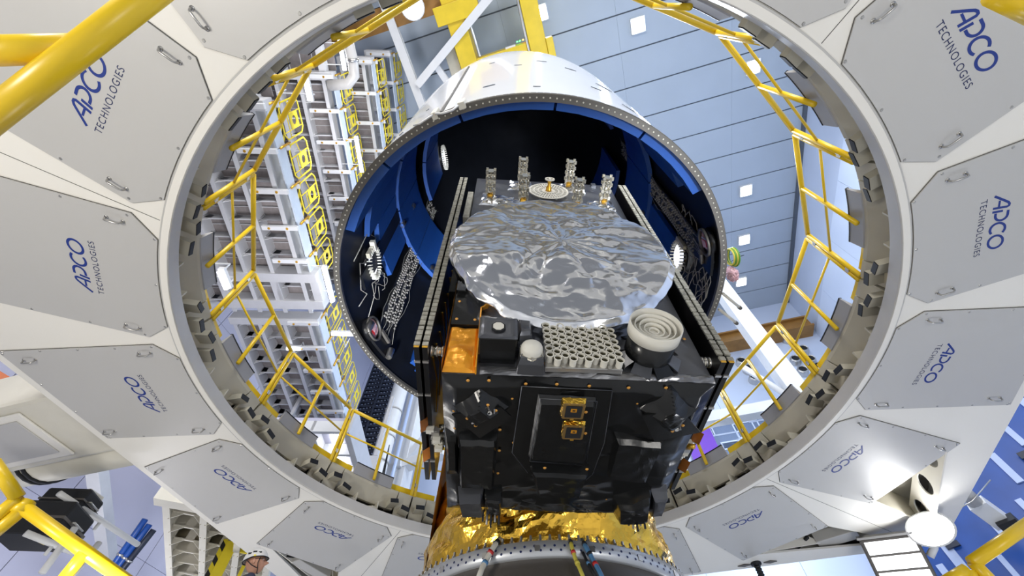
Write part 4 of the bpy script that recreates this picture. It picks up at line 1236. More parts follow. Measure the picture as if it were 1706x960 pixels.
for (a, z) in ((162.9, .30), (-17.0, .30)):
    fr, o = port(a, z, .17, 'wrap', 0, R=2.57)
    MB().lathe([(.17, .01), (.205, .02), (.205, .05), (.17, .05)], 28, fr, close=True).build('port_frame', 'rim', o, True)
    MB().box(.16, .42, -.03, .03, .03, .07, lambda x, y, z, fr=fr, a=a: fr(-x if a > 0 else x, y + .12, z)).build('port_arm', 'cone', o)
    for q in range(5):
        MB().prism([(-.08, -.09), (.03, -.12), (.10, .02), (-.02, .12)], .02 + .004 * q, .022 + .004 * q, lambda x, y, z, q=q, fr=fr: fr(x * .8 + .02 * math.sin(q * 2), y * .8 + .02 * math.cos(q * 3), z)).build('film_fold', ('white', 'wrap', 'palebar', 'red', 'wrap')[q], o)
for (a, z) in ((144.4, 3.29), (172, 4.2), (173, 3.2), (4, 3.3), (166, .18), (152, .2)):
    a = rad(a); er = Vector((math.cos(a), math.sin(a), 0)); et = Vector((-er.y, er.x, 0))
    MB().lathe([(.05, -.1), (.06, .08), (.03, .1), (0, .1)], 12, lambda x, y, zz, z=z, er=er, et=et: er * (2.52 - x) + et * y + ZX * (z + zz)).build('lamp_can', 'steel', fa, True)
# coil of green cable, rods and wrapped film hanging outside the rim at the right
t = thing('cable_coil', 'coil of green cable hung on the outside of the fairing rim at the right', 'cable', (FX + 2.80, FY - .55, FZ + .22))
for q in range(4):
    MB().tube([(.02 * q, .10 * math.cos(2 * PI * k / 24) * (1 + .06 * q), .14 * math.sin(2 * PI * k / 24) * (1 + .05 * q)) for k in range(24)], .012, 6, closed=True).build('coil_turn', 'green' if q % 2 else 'cable_y', t, True)
MB().tube([(0, .1, .0), (.1, .16, .12), (.2, .1, .16), (.22, .0, .05)], .005, 5).build('loose_end', 'rubber', t, True)
for (dy, dzz, lab) in ((-.35, -.02, 'upper'), (-.10, -.06, 'lower')):
    t = thing('support_rod', 'pale rod sticking out of the fairing rim at the right, the %s one' % lab, 'rod', (FX + 2.72, FY + dy + .25, FZ + dzz), 0)
    MB().tube([(0, 0, 0), (.34, .28, .04)], .022, 10).build('rod_tube', 'ivory', t, True)
    MB().tube([(.32, .265, .038), (.36, .30, .042)], .028, 10).build('rod_cap', 'rim', t, True)
t = thing('film_bundle', 'crumpled pink and white film tied under the green cable coil', 'film', (FX + 2.80, FY - .38, FZ + .04))
def bun(u, v):
    th, ph = 2 * PI * u, PI * v
    r = .085 * (1 + .35 * crumple(4 * math.cos(th) * math.sin(ph), 4 * math.sin(th) * math.sin(ph), 4 * math.cos(ph)))
    return (r * .8 * math.cos(th) * math.sin(ph), r * math.sin(th) * math.sin(ph), r * 1.5 * math.cos(ph))
MB().grid(bun, 26, 16).build('film_wad', 'wrap', t)
MB().tube([(.0, .0, .1), (-.02, .02, .18)], .01, 6).build('film_tie', 'red', t, True)

# ================================================================== SERVICE PLATFORMS ON THE LEFT
def plate_with_hole():
    return None
gt = MB()
gw, gh, c_ = .92, 1.12, .14
loop = [(0, c_), (0, gh - c_), (c_, gh), (gw - c_, gh), (gw, gh - c_), (gw, c_), (gw - c_, 0), (c_, 0)]
gt.tube([(p[0], 0, p[1]) for p in loop], .022, 6, closed=True)
gt.tube([(gw * .36, 0, .0), (gw * .36, 0, gh)], .016, 6); gt.tube([(gw * .80, 0, .0), (gw * .80, 0, gh)], .012, 6)
gt.tube([(0, 0, gh * .42), (gw * .36, 0, gh * .55)], .014, 6); gt.tube([(gw * .36, 0, gh * .30), (gw, 0, gh * .30)], .012, 6)
GATE = gt.mesh('railing_gate', 'yellow2', True)
GPL = fillplate('gate_plate', [(-.2, -.24), (.2, -.24), (.2, .24), (-.2, .24)], [[(.12 * math.cos(2 * PI * k / 18), .12 * math.sin(2 * PI * k / 18)) for k in range(18)]], .02, 'yellow2')
GPLM = GPL.data; bpy.data.objects.remove(GPL)
def ibeam(mb, a0, a1, b, w, h, ztop):
    mb.box(a0, a1, b - w / 2, b + w / 2, ztop - h, ztop - h + .03)
    mb.box(a0, a1, b - .02, b + .02, ztop - h + .03, ztop)
    return mb
def deck(name, label, o, ang, a0, a1, nb, sp, pitch_, beam_m='beamw', gates=True, grating=True, open_frame=True, b0=.28, h=.5, hole_gap=False):
    t = thing(name, label, 'platform', o, ang)
    e = Vector((1, 0, 0)); left = Vector((0, 1, 0))
    for k in range(nb):
        ibeam(MB(), a0, a1, b0 + sp * k, .12, h, 0).build('beam', beam_m, t)
    jm = MB()
    ww = sp - .06
    jm.box(-.02, .02, -ww / 2, ww / 2, -.30, -.275)
    jm.box(-.008, .008, -ww / 2, ww / 2, -.275, -.03)
    for s_ in (-1, 1):
        jm.prism([(s_ * ww / 2, -.44), (s_ * (ww / 2 - .20), -.30), (s_ * (ww / 2 - .20), -.06), (s_ * ww / 2, -.03)][::s_], -.008, .008, lambda y, z, x: (x, y, z))
        jm.box(-.05, .05, s_ * ww / 2 - .012, s_ * ww / 2 + .012, -.30, -.02)
    JM = jm.mesh('joist', beam_m)
    n = int((a1 - a0) / pitch_)
    for k in range(nb - 1):
        for i in range(n):
            inst('joist', JM, t, loc=(a0 + pitch_ * (i + .5), b0 + sp * (k + .5), 0))
    if grating:
        MB().box(a0, a1, b0, b0 + sp * (nb - 1), .0, .03).build('grating', 'grating', t)
        gm = MB()
        for i in range(n):
            gm.box(a0 + pitch_ * i - .01 + pitch_ * .0, a0 + pitch_ * i + .01, b0, b0 + sp * (nb - 1), -.05, -.002)
        tag(gm.build('grating_bars', beam_m, t), kind='stuff')
    # end beam
    MB().box(a0 - .12, a0 + .12, -.05, b0 + sp * (nb - 1) + .1, -.55, -.1).build('end_beam', beam_m, t)
    if open_frame:
        for k in range(5):
            MB().box(a0 - 6.0, a0 - .12, b0 + 1.35 * k - .10, b0 + 1.35 * k + .10, -.45, -.1).build('frame_beam', beam_m, t)
        for k in range(5):
            MB().box(a0 - 1.3 * k - 1.3, a0 - 1.3 * k - 1.18, -.05, b0 + 5.5, -.42, -.15).build('cross_beam', beam_m, t)
        for k in range(14):
            MB().tube([(a0 - 5.9, b0 + .4 * k, -.05), (a0 - .1, b0 + .4 * k, -.05)], .014, 5).build('mesh_bar', beam_m, t)
        MB().box(a0 - 6.0, a0 - .1, 0, b0 + 5.5, .10, .13).build('open_frame_floor', 'grating', t)
    if gates:
        nf = int((a1 - a0) / 1.06)
        for i in range(nf):
            x0 = a0 + 1.06 * i
            MB().box(x0 + .01, x0 + 1.05, -.02, .02, -.42, .02).build('fascia_plate', 'fascia', t)
            if i % 2 == 0: MB().box(x0 + .01, x0 + 1.05, -.026, -.02, .02, .09).build('hazard_strip', 'hazard', t)
            MB().box(x0 - .06, x0 + .06, -.08, .9, -.62, -.52).build('bracket_arm', 'white', t)
            for q in (.2, .7): MB().lathe([(0, -.64), (.035, -.64), (.035, -.62)], 8, lambda x, y, z, x0=x0, q=q: (x0 + x, q + y, z)).build('bracket_bolt', 'goldtrim', t)
            g = inst('railing_gate', GATE, t, loc=(x0 + .07, -.05, .10))
            gpl = inst('gate_plate', GPLM, g, mw=frame_mat((gw * .58, 0, gh * .62), (1, 0, 0), (0, 0, 1), (0, -1, 0)))
            MB().tube([(x0, -.05, -.3), (x0, -.05, .25)], .03, 8).build('gate_socket', 'goldtrim', t, True)
            MB().box(x0 + .02, x0 + .14, -.12, -.03, .02, .05).build('gate_shoe', 'white', t)
    return t
DA = rad(92)
EDGE = lambda z, x, y: (x, y, z)
deck('service_platform', 'lowest grey service platform without gates, just outside the ring at left', (-7.4, 1.2, 7.6), DA, 0, 6.5, 4, .9, .6, gates=False)
deck('service_platform', 'grey service platform with longest row of yellow gates, left of the fairing rim', (-5.90, 2.05, 11.45), DA, 0, 6.2, 5, .80, .56)
deck('service_platform', 'grey service platform far end section beyond the corner, left of the black racks', (-6.30, 8.6, 11.45), DA, 0, 5.4, 4, .80, .56, open_frame=False)
deck('service_platform', 'grey service platform with yellow gates, next above the longest row', (-5.90, 2.05, 16.15), DA, 0, 8.5, 5, .80, .56)
deck('service_platform', 'third highest grey service platform with yellow gates, between the roof girder and the next row', (-5.05, 1.8, 17.95), DA, 0, 6.0, 2, .80, .5, open_frame=False)
deck('service_platform', 'topmost narrow grey service platform beside the roof girder', (-4.95, 1.8, 20.4), DA, 0, 5.0, 2, .60, .5, open_frame=False)
top_ = [o_ for o_ in bpy.data.objects if o_.get('label', '').startswith('topmost narrow')][0]
for (x, y) in ((.1, .88), (4.9, .88)): MB().tube([(x, y, 0), (x, y, 1.62)], .04, 8).build('ceiling_hanger', 'white', top_)
# corner box frame between the two sections of the long platform
t = thing('corner_frame', 'white box frame closing the corner of the long service platform', 'frame', at_z(515, 450, 11.4), DA)
for b in (0, 1.0): MB().box(-.15, .15, -.4 + b * 0, 2.6, -.5, -.05, lambda x, y, z, b=b: (x + b, y, z)).build('frame_side', 'beamw', t)
for y in (-.4, .8, 2.4): MB().box(0, 1.0, y, y + .25, -.45, -.05).build('frame_rib', 'beamw', t)
MB().box(0, 1.0, -.3, 2.5, -.02, .02).build('frame_floor', 'grating', t)
# box with lit coffers under the far end
P = at_z(523, 778, 7.5)
t = thing('coffer_box', 'white framed underside box with lit coffers below the platforms at left', 'box', P, DA)
MB().box(-1.6, 1.5, -1.2, 2.4, .35, .45).build('coffer_roof', 'walll', t)
for k in range(4): MB().box(-1.6 + 1.0 * k, -1.5 + 1.0 * k, -1.2, 2.4, 0, .35).build('coffer_rib', 'white', t)
for k in range(5): MB().box(-1.6, 1.5, -1.2 + .88 * k, -1.12 + .88 * k, .02, .35).build('coffer_rib', 'white', t)
MB().box(1.45, 1.6, -1.3, 2.5, -.1, 1.4).build('end_wall', 'beamw', t)
MB().box(-1.7, 1.6, -1.35, -1.2, -.1, .7).build('side_wall', 'beamw', t)
for (x, y) in ((1.5, -1.2), (1.5, 2.3)): MB().box(x - .06, x + .06, y - .06, y + .06, 1.4, 4.0).build('hanger_post', 'beamw', t)
for (x, y) in ((-.9, -.7), (.1, -.7), (.1, .2)): MB().box(x - .2, x + .25, y - .12, y + .12, .28, .34).build('coffer_lamp', 'em_tube', t)
# tube lamps
for (x, y, z, L, ang, lab) in ((570, 92, 15.6, .9, 92, 'behind the upper left railing, upper of two'), (512, 142, 10.95, .7, 92, 'behind the upper left railing, lower of two'), (547, 474, 10.88, 1.3, 92, 'beside the yellow gates touching the fairing rim'), (374, 465, 7.05, .45, 92, 'at far left inside the opening'), (598, 258, 15.55, 1.3, 92, 'beside the upper gates near the fairing rim'), (583, 556, 10.8, 1.2, 2, 'horizontal, left of the dark port'), (490, 580, 10.85, .5, 2, 'horizontal, seen through the railing')):
    P = at_z(x, y, z)
    t = thing('tube_lamp', 'glowing white tube lamp ' + lab, 'lamp', P, rad(ang), 'tube lamps on the service platforms')
    MB().box(-L / 2, L / 2, -.06, .06, 0, .08).build('lamp_tray', 'white', t)
    for q in (-.35, .35): MB().tube([(L * q, 0, .07), (L * q, 0, .3), (L * q, .9 if z > 8 else 2.9, .34), (L * q, .9 if z > 8 else 2.9, .8)], .018, 6).build('hanger', 'white', t)
    MB().tube([(-L / 2 + .03, 0, -.045), (L / 2 - .03, 0, -.045)], .05, 10).build('glowing_tube', 'em_tube', t, True)
# rounded duct between the frames, upper left
t = thing('air_duct', 'bent silver air duct between the frames at upper left', 'duct', at_z(585, 100, 15.55))
MB().tube([(0, -.8, 0), (.05, 0, 0), (.0, .45, .02), (-.25, .7, .03), (-.9, .75, .03)], .17, 16).build('duct_shell', 'lip', t, True)
MB().tube([(.05, -.05, 0), (.05, .05, 0)], .19, 16).build('duct_collar', 'steel', t, True)
# lower platform seen at the bottom left
deck('service_platform', 'cream perforated platform frame hanging below the white platform at bottom left', at_z(465, 922, 4.62), rad(113), -2.4, 2.6, 4, .62, .52, 'beamc', gates=False, grating=True, open_frame=False, b0=.1, h=.42)

# ------------------------------------------------------------------ lower left
P = at_z(70, 745, 3.55)
P = P + UX * ((Vector((CX, CY, 0)).dot(UX) - 5.50 - 1.22) - P.dot(UX))
arm = thing('access_arm', 'cream rounded access arm with grey window joining the platform at lower left', 'arm', P, AB)
MB().box(-1.6, 1.2, -.75, .35, .0, .75).build('arm_body', 'beamc', arm, bevel=.06)
MB().tube([(-3.2, .52, .42), (1.15, .52, .42)], .40, 24).build('arm_tube', 'beamc', arm, True)
MB().box(-.75, .55, -.62, .22, -.03, .0).build('window_frame', 'frame', arm, bevel=.03)
MB().box(-.62, .42, -.52, .12, -.045, -.03).build('grey_window', 'panel', arm, bevel=.01)
for q in (.0, .1): MB().lathe([(.40, -.02), (.43, -.02), (.43, .02), (.40, .02)], 24, lambda x, y, z, q=q: (z - .55 - q, .52 + x, .42 + y), close=True).build('black_strap', 'rubber', arm, True)
MB().tube([(-.65, .2, -.02), (-.72, .4, -.1), (-.8, .2, -.15), (-1.0, .1, -.05)], .03, 8).build('hose', 'rubber', arm, True)
for (x, y, z, sx, sy, sz, lab) in ((48, 905, 2.6, .72, .48, .4, 'large black equipment case with yellow warning label at bottom left'), (98, 862, 3.0, .55, .36, .3, 'smaller black equipment case behind the large one at bottom left')):
    t = thing('equipment_case', lab, 'case', at_z(x, y, z), AB + .35)
    MB().box(-sx / 2, sx / 2, -sy / 2, sy / 2, 0, sz).build('case_body', 'rubber', t, bevel=.03)
    MB().box(-sx / 2 - .01, sx / 2 + .01, -sy / 2 - .01, sy / 2 + .01, sz * .45, sz * .52).build('case_seam', 'cone', t)
    MB().prism([(0, 0), (.09, 0), (.045, .08)], -.006, -.001, lambda a, b, c: (a + .12, b - .05, c)).build('warning_label', 'yellow2', t)
    MB().tube([(sx / 2, -.1, sz * .5), (sx / 2 + .05, -.1, sz * .5), (sx / 2 + .05, .1, sz * .5), (sx / 2, .1, sz * .5)], .012, 8).build('handle', 'steel', t, True)
t = thing('beige_cabinet', 'pale beige control box beside the black cases at bottom left', 'box', at_z(125, 850, 3.2), AB)
MB().box(-.18, .18, -.12, .12, 0, .22).build('box_body', 'beamc', t, bevel=.02)
MB().tube([(-.1, -.1, 0), (-.16, -.12, -.12), (-.05, -.2, -.2), (.1, -.3, -.1)], .02, 8).build('box_cable', 'rubber', t, True)
for (p, q, d0, d1, lab) in (((98, 822), (230, 908), 5.4, 6.2, 'white handrail tube sloping down beneath the access arm'), ((42, 888), (135, 925), 4.9, 5.2, 'short white handrail tube in front of the black cases'), ((125, 880), (70, 955), 5.0, 4.6, 'white rail tube running to the lower left corner'), ((165, 905), (120, 960), 5.4, 5.0, 'white rail tube right of the black cases')):
    P = at_d(*p, d0); Q = at_d(*q, d1)
    t = thing('white_rail', lab, 'rail', P)
    MB().tube([(0, 0, 0), Q - P], .035, 10).build('rail_tube', 'white', t, True)
    MB().tube([(Q - P) * .5, (Q - P) * .5 + Vector((0, 0, -.12))], .02, 8).build('rail_stub', 'white', t, True)
P = at_d(157, 747, 9.5); Q = at_d(182, 945, 11.5)
t = thing('wall_post', 'slim white post against the lilac wall at lower left', 'post', P)
MB().beam((0, 0, 0), Q - P, .28, .28).build('post_shaft', 'white', t)
MB().beam((Q - P) * -.02, (Q - P) * .01, .4, .4).build('post_cap', 'white', t)
P = at_d(0, 632, 7.5); Q = at_d(34, 652, 7.6)
t = thing('orange_beam', 'end of an orange beam at the left edge', 'beam', P)
MB().beam((P - Q) * .6, Q - P, .16, .14).build('beam_body', 'orange', t)
MB().beam(Q - P, (Q - P) * 1.02, .2, .18).build('end_plate', 'orange', t)
P = at_d(-10, 662, 9); Q = at_d(62, 660, 9)
t = thing('wall_rail', 'pale horizontal rail on the lilac wall at the left edge', 'rail', P)
MB().beam(P - Q, Q - P, .22, .2).build('rail_body', 'white', t)
MB().beam((Q - P) * .3, (Q - P) * .34, .3, .26).build('rail_joint', 'white', t)
for q in range(3):
    P = at_d(178 + 7 * q, 958 + 3 * q, 10); Q = at_d(232 + 7 * q, 880 + 8 * q, 10.5)
    t = thing('wall_cable', ('left blue pipe', 'middle blue pipe', 'black pipe')[q] + ' of the bundle on the lilac wall at bottom left', 'pipe', P)
    MB().tube([(P - Q) * .2, (Q - P) * 1.2], .07, 8).build('pipe_run', 'bluebar' if q < 2 else 'rack', t, True)
    MB().tube([(Q - P) * .4, (Q - P) * .44], .09, 8).build('pipe_clip', 'steel', t, True)
# ------------------------------------------------------------------ foreground rails
def rail(name, label, segs, r_, knobs=()):
    b = Vector(segs[0][0])
    t = thing(name, label, 'railing', b)
    for i, (p, q) in enumerate(segs):
        MB().tube([Vector(p) - b, Vector(q) - b], r_, 16).build(('top_rail', 'post', 'post', 'mid_rail')[i % 4], 'yellow', t, True)
    for k in knobs: 
        MB().tube([Vector(k) - b + Vector((0, 0, -.02)), Vector(k) - b + Vector((0, 0, .025))], r_ * 1.15, 16).build('end_cap', 'yellow', t, True)
    return t
rail('foreground_railing', 'thick yellow railing tubes crossing the upper left corner, close to camera', [(at_d(-60, 232, 1.02), at_d(285, -36, 1.06)), (at_d(-60, 86, 1.0), at_d(134, 81, 1.06))], .0335)
rail('foreground_railing', 'yellow railing tubes at lower left in front of the black cases, with end cap', [(at_d(40, 846, 1.75), at_d(215, 972, 1.8)), (at_d(40, 848, 1.75), at_d(-30, 905, 1.72)), (at_d(142, 920, 1.77), at_d(100, 972, 1.75))], .024, (at_d(38, 846, 1.75),))
rail('foreground_railing', 'bent yellow railing corner at the left edge below the grey window', [(at_d(-12, 770, 1.75), at_d(30, 830, 1.75)), (at_d(30, 830, 1.75), at_d(-20, 872, 1.72))], .024)
rail('foreground_railing', 'yellow railing corner at the lower right in front of the blue cladding', [(at_d(1620, 938, 2.2), at_d(1730, 862, 2.3)), (at_d(1622, 938, 2.2), at_d(1668, 985, 2.15))], .030)
rail('foreground_railing', 'short yellow railing stub left of the lower right corner rail', [(at_d(1575, 972, 2.2), at_d(1612, 950, 2.2)), (at_d(1612, 950, 2.2), at_d(1632, 985, 2.15))], .030)
rail('foreground_railing', 'end of a yellow railing tube in the upper right corner', [(at_d(1660, -12, 1.05), at_d(1740, 28, 1.1))], .030)
# yellow guard frame behind the helmet
P = at_d(392, 915, 8.6)
t = thing('hazard_gate', 'yellow gate with black hazard stripes left of the helmeted person', 'gate', P, rad(20))
MB().box(-.22, .0, -.02, .02, -.7, .12).build('gate_plate', 'yellow2', t)
MB().box(.0, .30, -.02, .02, -.05, .05).build('gate_bar', 'yellow2', t)
MB().box(.26, .32, -.02, .02, -.7, .05).build('gate_post', 'yellow2', t)
MB().box(-.28, -.20, -.03, .03, -.7, .14).build('striped_edge', 'hazard', t)
# ------------------------------------------------------------------ right: blue cladding, hose, floodlights
P = ray(1655, 835) * 9.0
vec = Vector((P.x, P.y, 0)).normalized()
ab = math.atan2(vec.y, vec.x) - PI / 2
t = thing('blue_door', 'tall deep blue industrial door with pale vertical bars at lower right', 'door', (P.x, P.y, 0), ab)
t.scale = (9 / 11,) * 3
MB().box(-2.6, 3.0, 0, .12, -1.83, 8.3).build('door_leaf', 'bluebar', t)
rnd = random.Random(5)
for (x, z0, z1, w) in ((-1.55, 4.5, 6.0, .22), (-1.2, 6.0, 8.2, .5), (-.75, 3.8, 5.0, .12), (-.35, 5.2, 6.6, .16), (.05, 6.9, 8.2, .34), (.42, 3.6, 5.9, .14), (.75, 6.2, 7.0, .16), (1.1, 4.2, 6.2, .3), (1.45, 6.9, 8.2, .14), (1.8, 5.0, 6.4, .2), (2.2, 6.2, 8.2, .16), (-1.95, 4.0, 5.2, .16), (-.05, 3.9, 4.6, .12), (2.7, 5.4, 7.9, .2)):
    MB().box(x - w / 2, x + w / 2, -.07, .0, z0, z1).build('pale_bar', 'palebar', t)
for (x, z0, w, h) in ((-.45, 7.4, .35, .18), (.3, 5.0, .5, .2), (1.3, 6.6, .3, .16), (-1.4, 5.4, .3, .12)):
    MB().box(x - w / 2, x + w / 2, -.16, -.07, z0, z0 + h).build('dark_latch', 'rack', t)
P = at_d(1625, 838, 8.2)
t = thing('pressure_hose', 'dark ribbed hose nozzle with white block in front of the blue door', 'hose', P)
Q = at_d(1590, 800, 8.3) - P
MB().tube([Q * 1.3, Q * .8, (0, 0, 0)], [.05, .09, .13], 12).build('nozzle_cone', 'lip', t, True)
MB().beam((0, 0, 0), at_d(1672, 872, 8.1) - P, .3, .2).build('white_block', 'white', t)
MB().beam(at_d(1672, 865, 8.0) - P, at_d(1700, 890, 7.9) - P, .3, .22).build('dark_head', 'rubber', t)
MB().tube([at_d(1585, 855, 8.2) - P, at_d(1620, 835, 8.1) - P, at_d(1650, 800, 8.2) - P], .012, 6).build('thin_wire', 'steel', t, True)
# black hose under the bottom edge
P = at_z(1259, 938, 3.46)
t = thing('drain_hose', 'black corrugated hose hanging from the platform edge at the bottom', 'hose', P)
pts = [(0, 0, 0), (.02, .03, -.3), (.08, .06, -.7), (.16, .08, -1.2)]
rr, pp = [], []
for i in range(46):
    s_ = i / 45 * 3; k = min(2, int(s_)); f = s_ - k
    pp.append(Vector(pts[k]).lerp(Vector(pts[k + 1]), f)); rr.append(.055 if i % 2 else .043)
MB().tube(pp, rr, 12).build('hose_body', 'rubber', t)
MB().lathe([(.05, -.03), (.085, -.03), (.085, .0)], 16).build('hose_collar', 'rubber', t, True)
for (x, y) in ((1240, 942), (1283, 936)):
    P_ = at_z(x, y, 3.455)
    tag(MB().prism([(-.11, 0), (0, -.045), (.11, 0), (0, .045)], -.012, .0, lambda a, b, c, P_=P_: P_ - Vector((CX, CY, RZ)) + UX * a + VX * b + ZX * c).build('slot_cover', 'cone', ring))
# floodlights hanging at the lower right corner
P = at_d(1497, 936, 6.4)
view = P.normalized()
fl = thing('floodlight', 'square LED floodlight with three bright bars and cooling fins, lower right', 'lamp', P)
fx = Vector((.86, -.35, .0)).normalized()
nz = (-P * .7 + Vector((0, 0, -2.0))).normalized()
fx = (fx - nz * fx.dot(nz)).normalized(); fy = nz.cross(fx)
lf = lambda a, b, c: fx * a + fy * b + nz * c
MB().box(-.36, .36, -.33, .33, -.14, 0, lf).build('lamp_body', 'cone', fl, bevel=.02)
for k in range(3): MB().box(-.31, .31, -.295 + .205 * k, -.125 + .205 * k, .0, .012, lf).build('light_bar', 'em_flood', fl)
for k in range(13): MB().box(-.34 + .055 * k, -.32 + .055 * k, -.33, .33, -.24, -.14, lf).build('cooling_fin', 'flap', fl)
MB().box(-.38, .38, .33, .36, -.1, .03, lf).build('frame_bar', 'steel', fl)
MB().box(-.38, .38, -.36, -.33, -.1, .03, lf).build('frame_bar', 'steel', fl)
MB().tube([lf(.40, 0, -.1), lf(.50, .1, -.1), lf(.52, .25, -.16)], .05, 10).build('bracket', 'white', fl, True)
P = at_d(1550, 882, 6.3)
fg = thing('floodlight', 'round glaring floodlight under the platform corner, lower right', 'lamp', P)
nz2 = (-P).normalized()
gx = nz2.cross(ZX).normalized(); gy = nz2.cross(gx)
gf = lambda a, b, c: gx * a + gy * b + nz2 * c
MB().lathe([(0, -.2), (.16, -.2), (.30, .0), (.30, .05), (.27, .05)], 24, lambda a, b, c: gf(a, b * .75, c)).build('lamp_shell', 'white', fg, True)
MB().lathe([(0, .07), (.16, .065), (.28, .03)], 24, lambda a, b, c: gf(a, b * .75, c)).build('glowing_face', 'em_glare', fg, True)
l_ = lamp('floodlight_light', P + nz2 * .15, P + nz2 + Vector((-.5, -.2, .9)), .5, 16, (1, 1, 1))
# ------------------------------------------------------------------ person on a work stand
HP = Vector((-3.02, 5.45, 2.36))
st = thing('work_stand', 'grey work stand under the helmeted person', 'stand', (HP.x, HP.y, FLOOR))
MB().box(-.8, .8, -.6, .6, HP.z - 1.62 - FLOOR - .05, HP.z - 1.62 - FLOOR).build('stand_deck', 'flap', st)
for (x, y) in ((-.75, -.55), (.75, -.55), (-.75, .55), (.75, .55)): MB().box(x - .03, x + .03, y - .03, y + .03, 0, HP.z - 1.62 - FLOOR - .05).build('leg', 'steel', st)
pe = thing('person', 'person in a white climbing helmet and glasses looking to the right, bottom left', 'person', (HP.x, HP.y, HP.z - 1.62), rad(18))
def skin(name, nodes, edges, m, par, sub=1, root=0):
    me = bpy.data.meshes.new(name)
    me.from_pydata([n[0] for n in nodes], edges, [])
    me.materials.append(M[m])
    o = bpy.data.objects.new(name, me); COL.objects.link(o); o.parent = par
    o.modifiers.new('skin', 'SKIN').use_smooth_shade = True
    for i, n in enumerate(nodes): me.skin_vertices[0].data[i].radius = (n[1], n[2] if len(n) > 2 else n[1])
    me.skin_vertices[0].data[root].use_root = True
    sm = o.modifiers.new('sub', 'SUBSURF'); sm.levels = sub; sm.render_levels = sub
    return o
N = [((0, 0, .92), .15, .11), ((0, 0, 1.12), .14, .11), ((0, 0, 1.32), .17, .12), ((0, 0, 1.43), .10, .10), ((.01, 0, 1.50), .055, .055), ((.02, 0, 1.56), .052, .052)]
E_ = [(0, 1), (1, 2), (2, 3), (3, 4), (4, 5)]
for s_ in (-1, 1):
    i = len(N)
    N += [((0, s_ * .18, 1.38), .065), ((-.02, s_ * .23, 1.12), .048), ((.08, s_ * .24, .90), .036), ((.11, s_ * .24, .83), .032)]
    E_ += [(2, i), (i, i + 1), (i + 1, i + 2), (i + 2, i + 3)]
    j = len(N)
    N += [((0, s_ * .10, .84), .095), ((.02, s_ * .11, .48), .062), ((-.02, s_ * .11, .10), .042), ((.0, s_ * .11, .045), .045), ((.15, s_ * .12, .035), .035)]
    E_ += [(0, j), (j, j + 1), (j + 1, j + 2), (j + 2, j + 3), (j + 3, j + 4)]
    for f_ in range(5):
        k = len(N)
        y0 = s_ * (.24 + .012 * (f_ - 2)); L_ = (.05, .072, .078, .073, .058)[f_]
        if f_ == 0:
            N += [((.135, s_ * .215, .80), .011), ((.155, s_ * .205, .765), .009), ((.16, s_ * .21, .735), .008)]
        else:
            N += [((.12, s_ * (.216 + .016 * f_), .755), .0095), ((.13, s_ * (.216 + .016 * f_), .755 - L_ * .55), .0085), ((.12, s_ * (.216 + .016 * f_), .755 - L_), .0075)]
        E_ += [(i + 3, k), (k, k + 1), (k + 1, k + 2)]
skin('body', N, E_, 'cloth', pe, 2)
def head_fn(u, v):
    th, ph = 2 * PI * u - PI, PI * v      # th = 0 faces +x
    cx_, sy_ = math.cos(th), math.sin(th)
    z = math.cos(ph); s_ = math.sin(ph)
    x = .098 * s_ * cx_; y = .076 * s_ * sy_; zz = .118 * z
    front = clamp(cx_) ** 2
    if zz < 0: x = x * (1 - .10 * clamp(-z)) + .012 * front * clamp(-z * 1.4); y *= 1 - .28 * clamp(-z)
    g = lambda a, b, wa, wb: math.exp(-((th - a) / wa) ** 2 - ((zz - b) / wb) ** 2)
    x += .042 * g(0, -.022, .19, .018) + .016 * g(0, .0, .12, .02) + .010 * g(0, .034, .6, .012) - .010 * (g(.42, .012, .2, .012) + g(-.42, .012, .2, .012))
    x += .010 * g(0, -.056, .3, .008) + .008 * g(0, -.070, .28, .008) - .004 * g(0, -.063, .35, .004) + .014 * g(0, -.098, .35, .016)
    return (x + .02, y, zz + 1.66)
hd = MB().grid(head_fn, 72, 56).build('head', 'skin', pe, True)
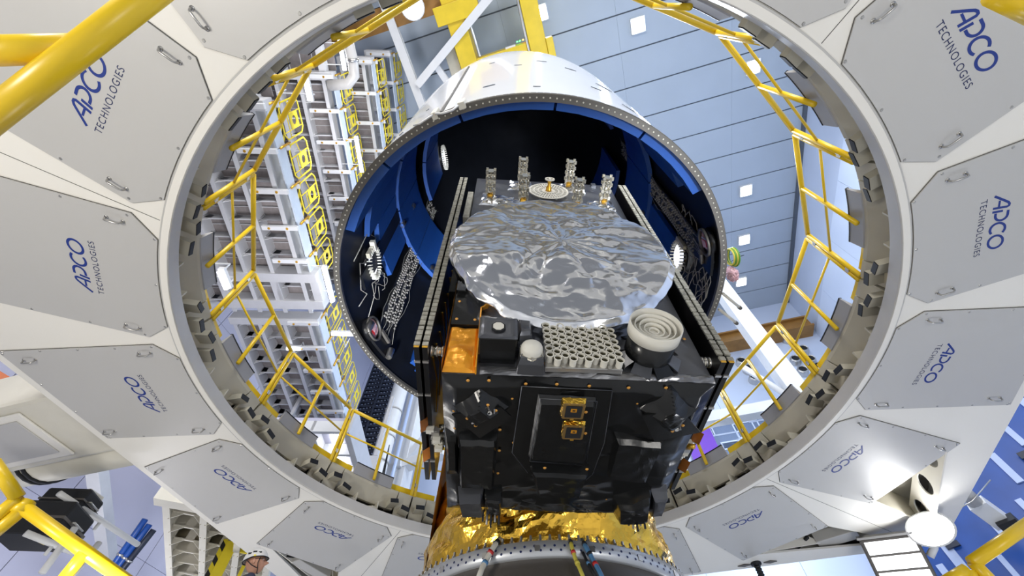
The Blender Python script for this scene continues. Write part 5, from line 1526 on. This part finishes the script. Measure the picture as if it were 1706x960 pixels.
for s_ in (-1, 1):
    MB().lathe([(.0, .006), (.012, .010), (.022, .004), (.024, -.004), (.016, -.008)], 14, lambda a, b, c, s_=s_: (.008 + a * .75, s_ * (.074 + c), 1.655 + b * 1.35)).build('ear', 'skin', hd, True)
    MB().lathe([(0, .004), (.014, .003), (.018, -.002)], 14, lambda a, b, c, s_=s_: (.100 + c, s_ * .032 + a, 1.672 + b * .6)).build('eye', 'white', hd, True)
    MB().lathe([(.022, 0), (.024, .002), (.026, 0)], 18, lambda a, b, c, s_=s_: (.122 + c, s_ * .034 + a, 1.672 + b * .75), close=True).build('spectacle_rim', 'rubber', hd, True)
    MB().tube([(.120, s_ * .060, 1.675), (.02, s_ * .080, 1.672)], .0025, 6).build('spectacle_arm', 'rubber', hd, True)
MB().tube([(.123, -.012, 1.675), (.126, 0, 1.678), (.123, .012, 1.675)], .0025, 6).build('spectacle_bridge', 'rubber', hd, True)
MB().tube([(.10, -.022, 1.598), (.108, 0, 1.5965), (.10, .022, 1.598)], .003, 6).build('lips', 'kapton_dark', hd, True)
def helm(u, v):
    th, ph = 2 * PI * u, v * PI * .53
    k = 1 + .018 * math.cos(th * 7) * math.sin(ph)
    brim = .014 * clamp(math.cos(th)) * clamp((v - .85) / .15)
    return (.012 + (.128 * math.sin(ph) * math.cos(th)) * k + brim, .100 * math.sin(ph) * math.sin(th) * k, 1.702 + .118 * math.cos(ph) - .020 * clamp(-math.cos(th)) * math.sin(ph))
he = MB().grid(helm, 56, 20).build('helmet', 'helmet', pe, True)
MB().tube([helm(k / 40, 1.0) for k in range(40)], .006, 6, closed=True).build('helmet_trim', 'rubber', he, True)
for s_ in (-1, 1):
    MB().tube([(.07, s_ * .084, 1.68), (.055, s_ * .080, 1.63), (.062, s_ * .055, 1.565), (.055, 0, 1.545)], .005, 6).build('chin_strap', 'rubber', he, True)
    MB().tube([(-.07, s_ * .080, 1.67), (-.01, s_ * .080, 1.61), (.055, s_ * .062, 1.575)], .005, 6).build('chin_strap', 'rubber', he, True)
    for q in range(3): MB().box(-.02, .02, -.004, .004, -.008, .008, lambda x, y, z, s_=s_, q=q: (.055 - .05 * q + x, s_ * (.092 - .006 * abs(q - 1)) + y, 1.735 + .01 * (1 - abs(q - 1)) + z)).build('vent_slot', 'rubber', he)
    MB().box(-.012, .012, -.004, .004, -.008, .008, lambda x, y, z, s_=s_: (.01 + x, s_ * .102 + y, 1.70 + z)).build('lamp_clip', 'yellow2', he)


tilt = Matrix.Translation((0, 0, 1.56)) @ Matrix.Rotation(rad(-14), 4, 'Y') @ Matrix.Translation((0, 0, -1.56))
for o_ in (hd, he): o_.matrix_basis = tilt
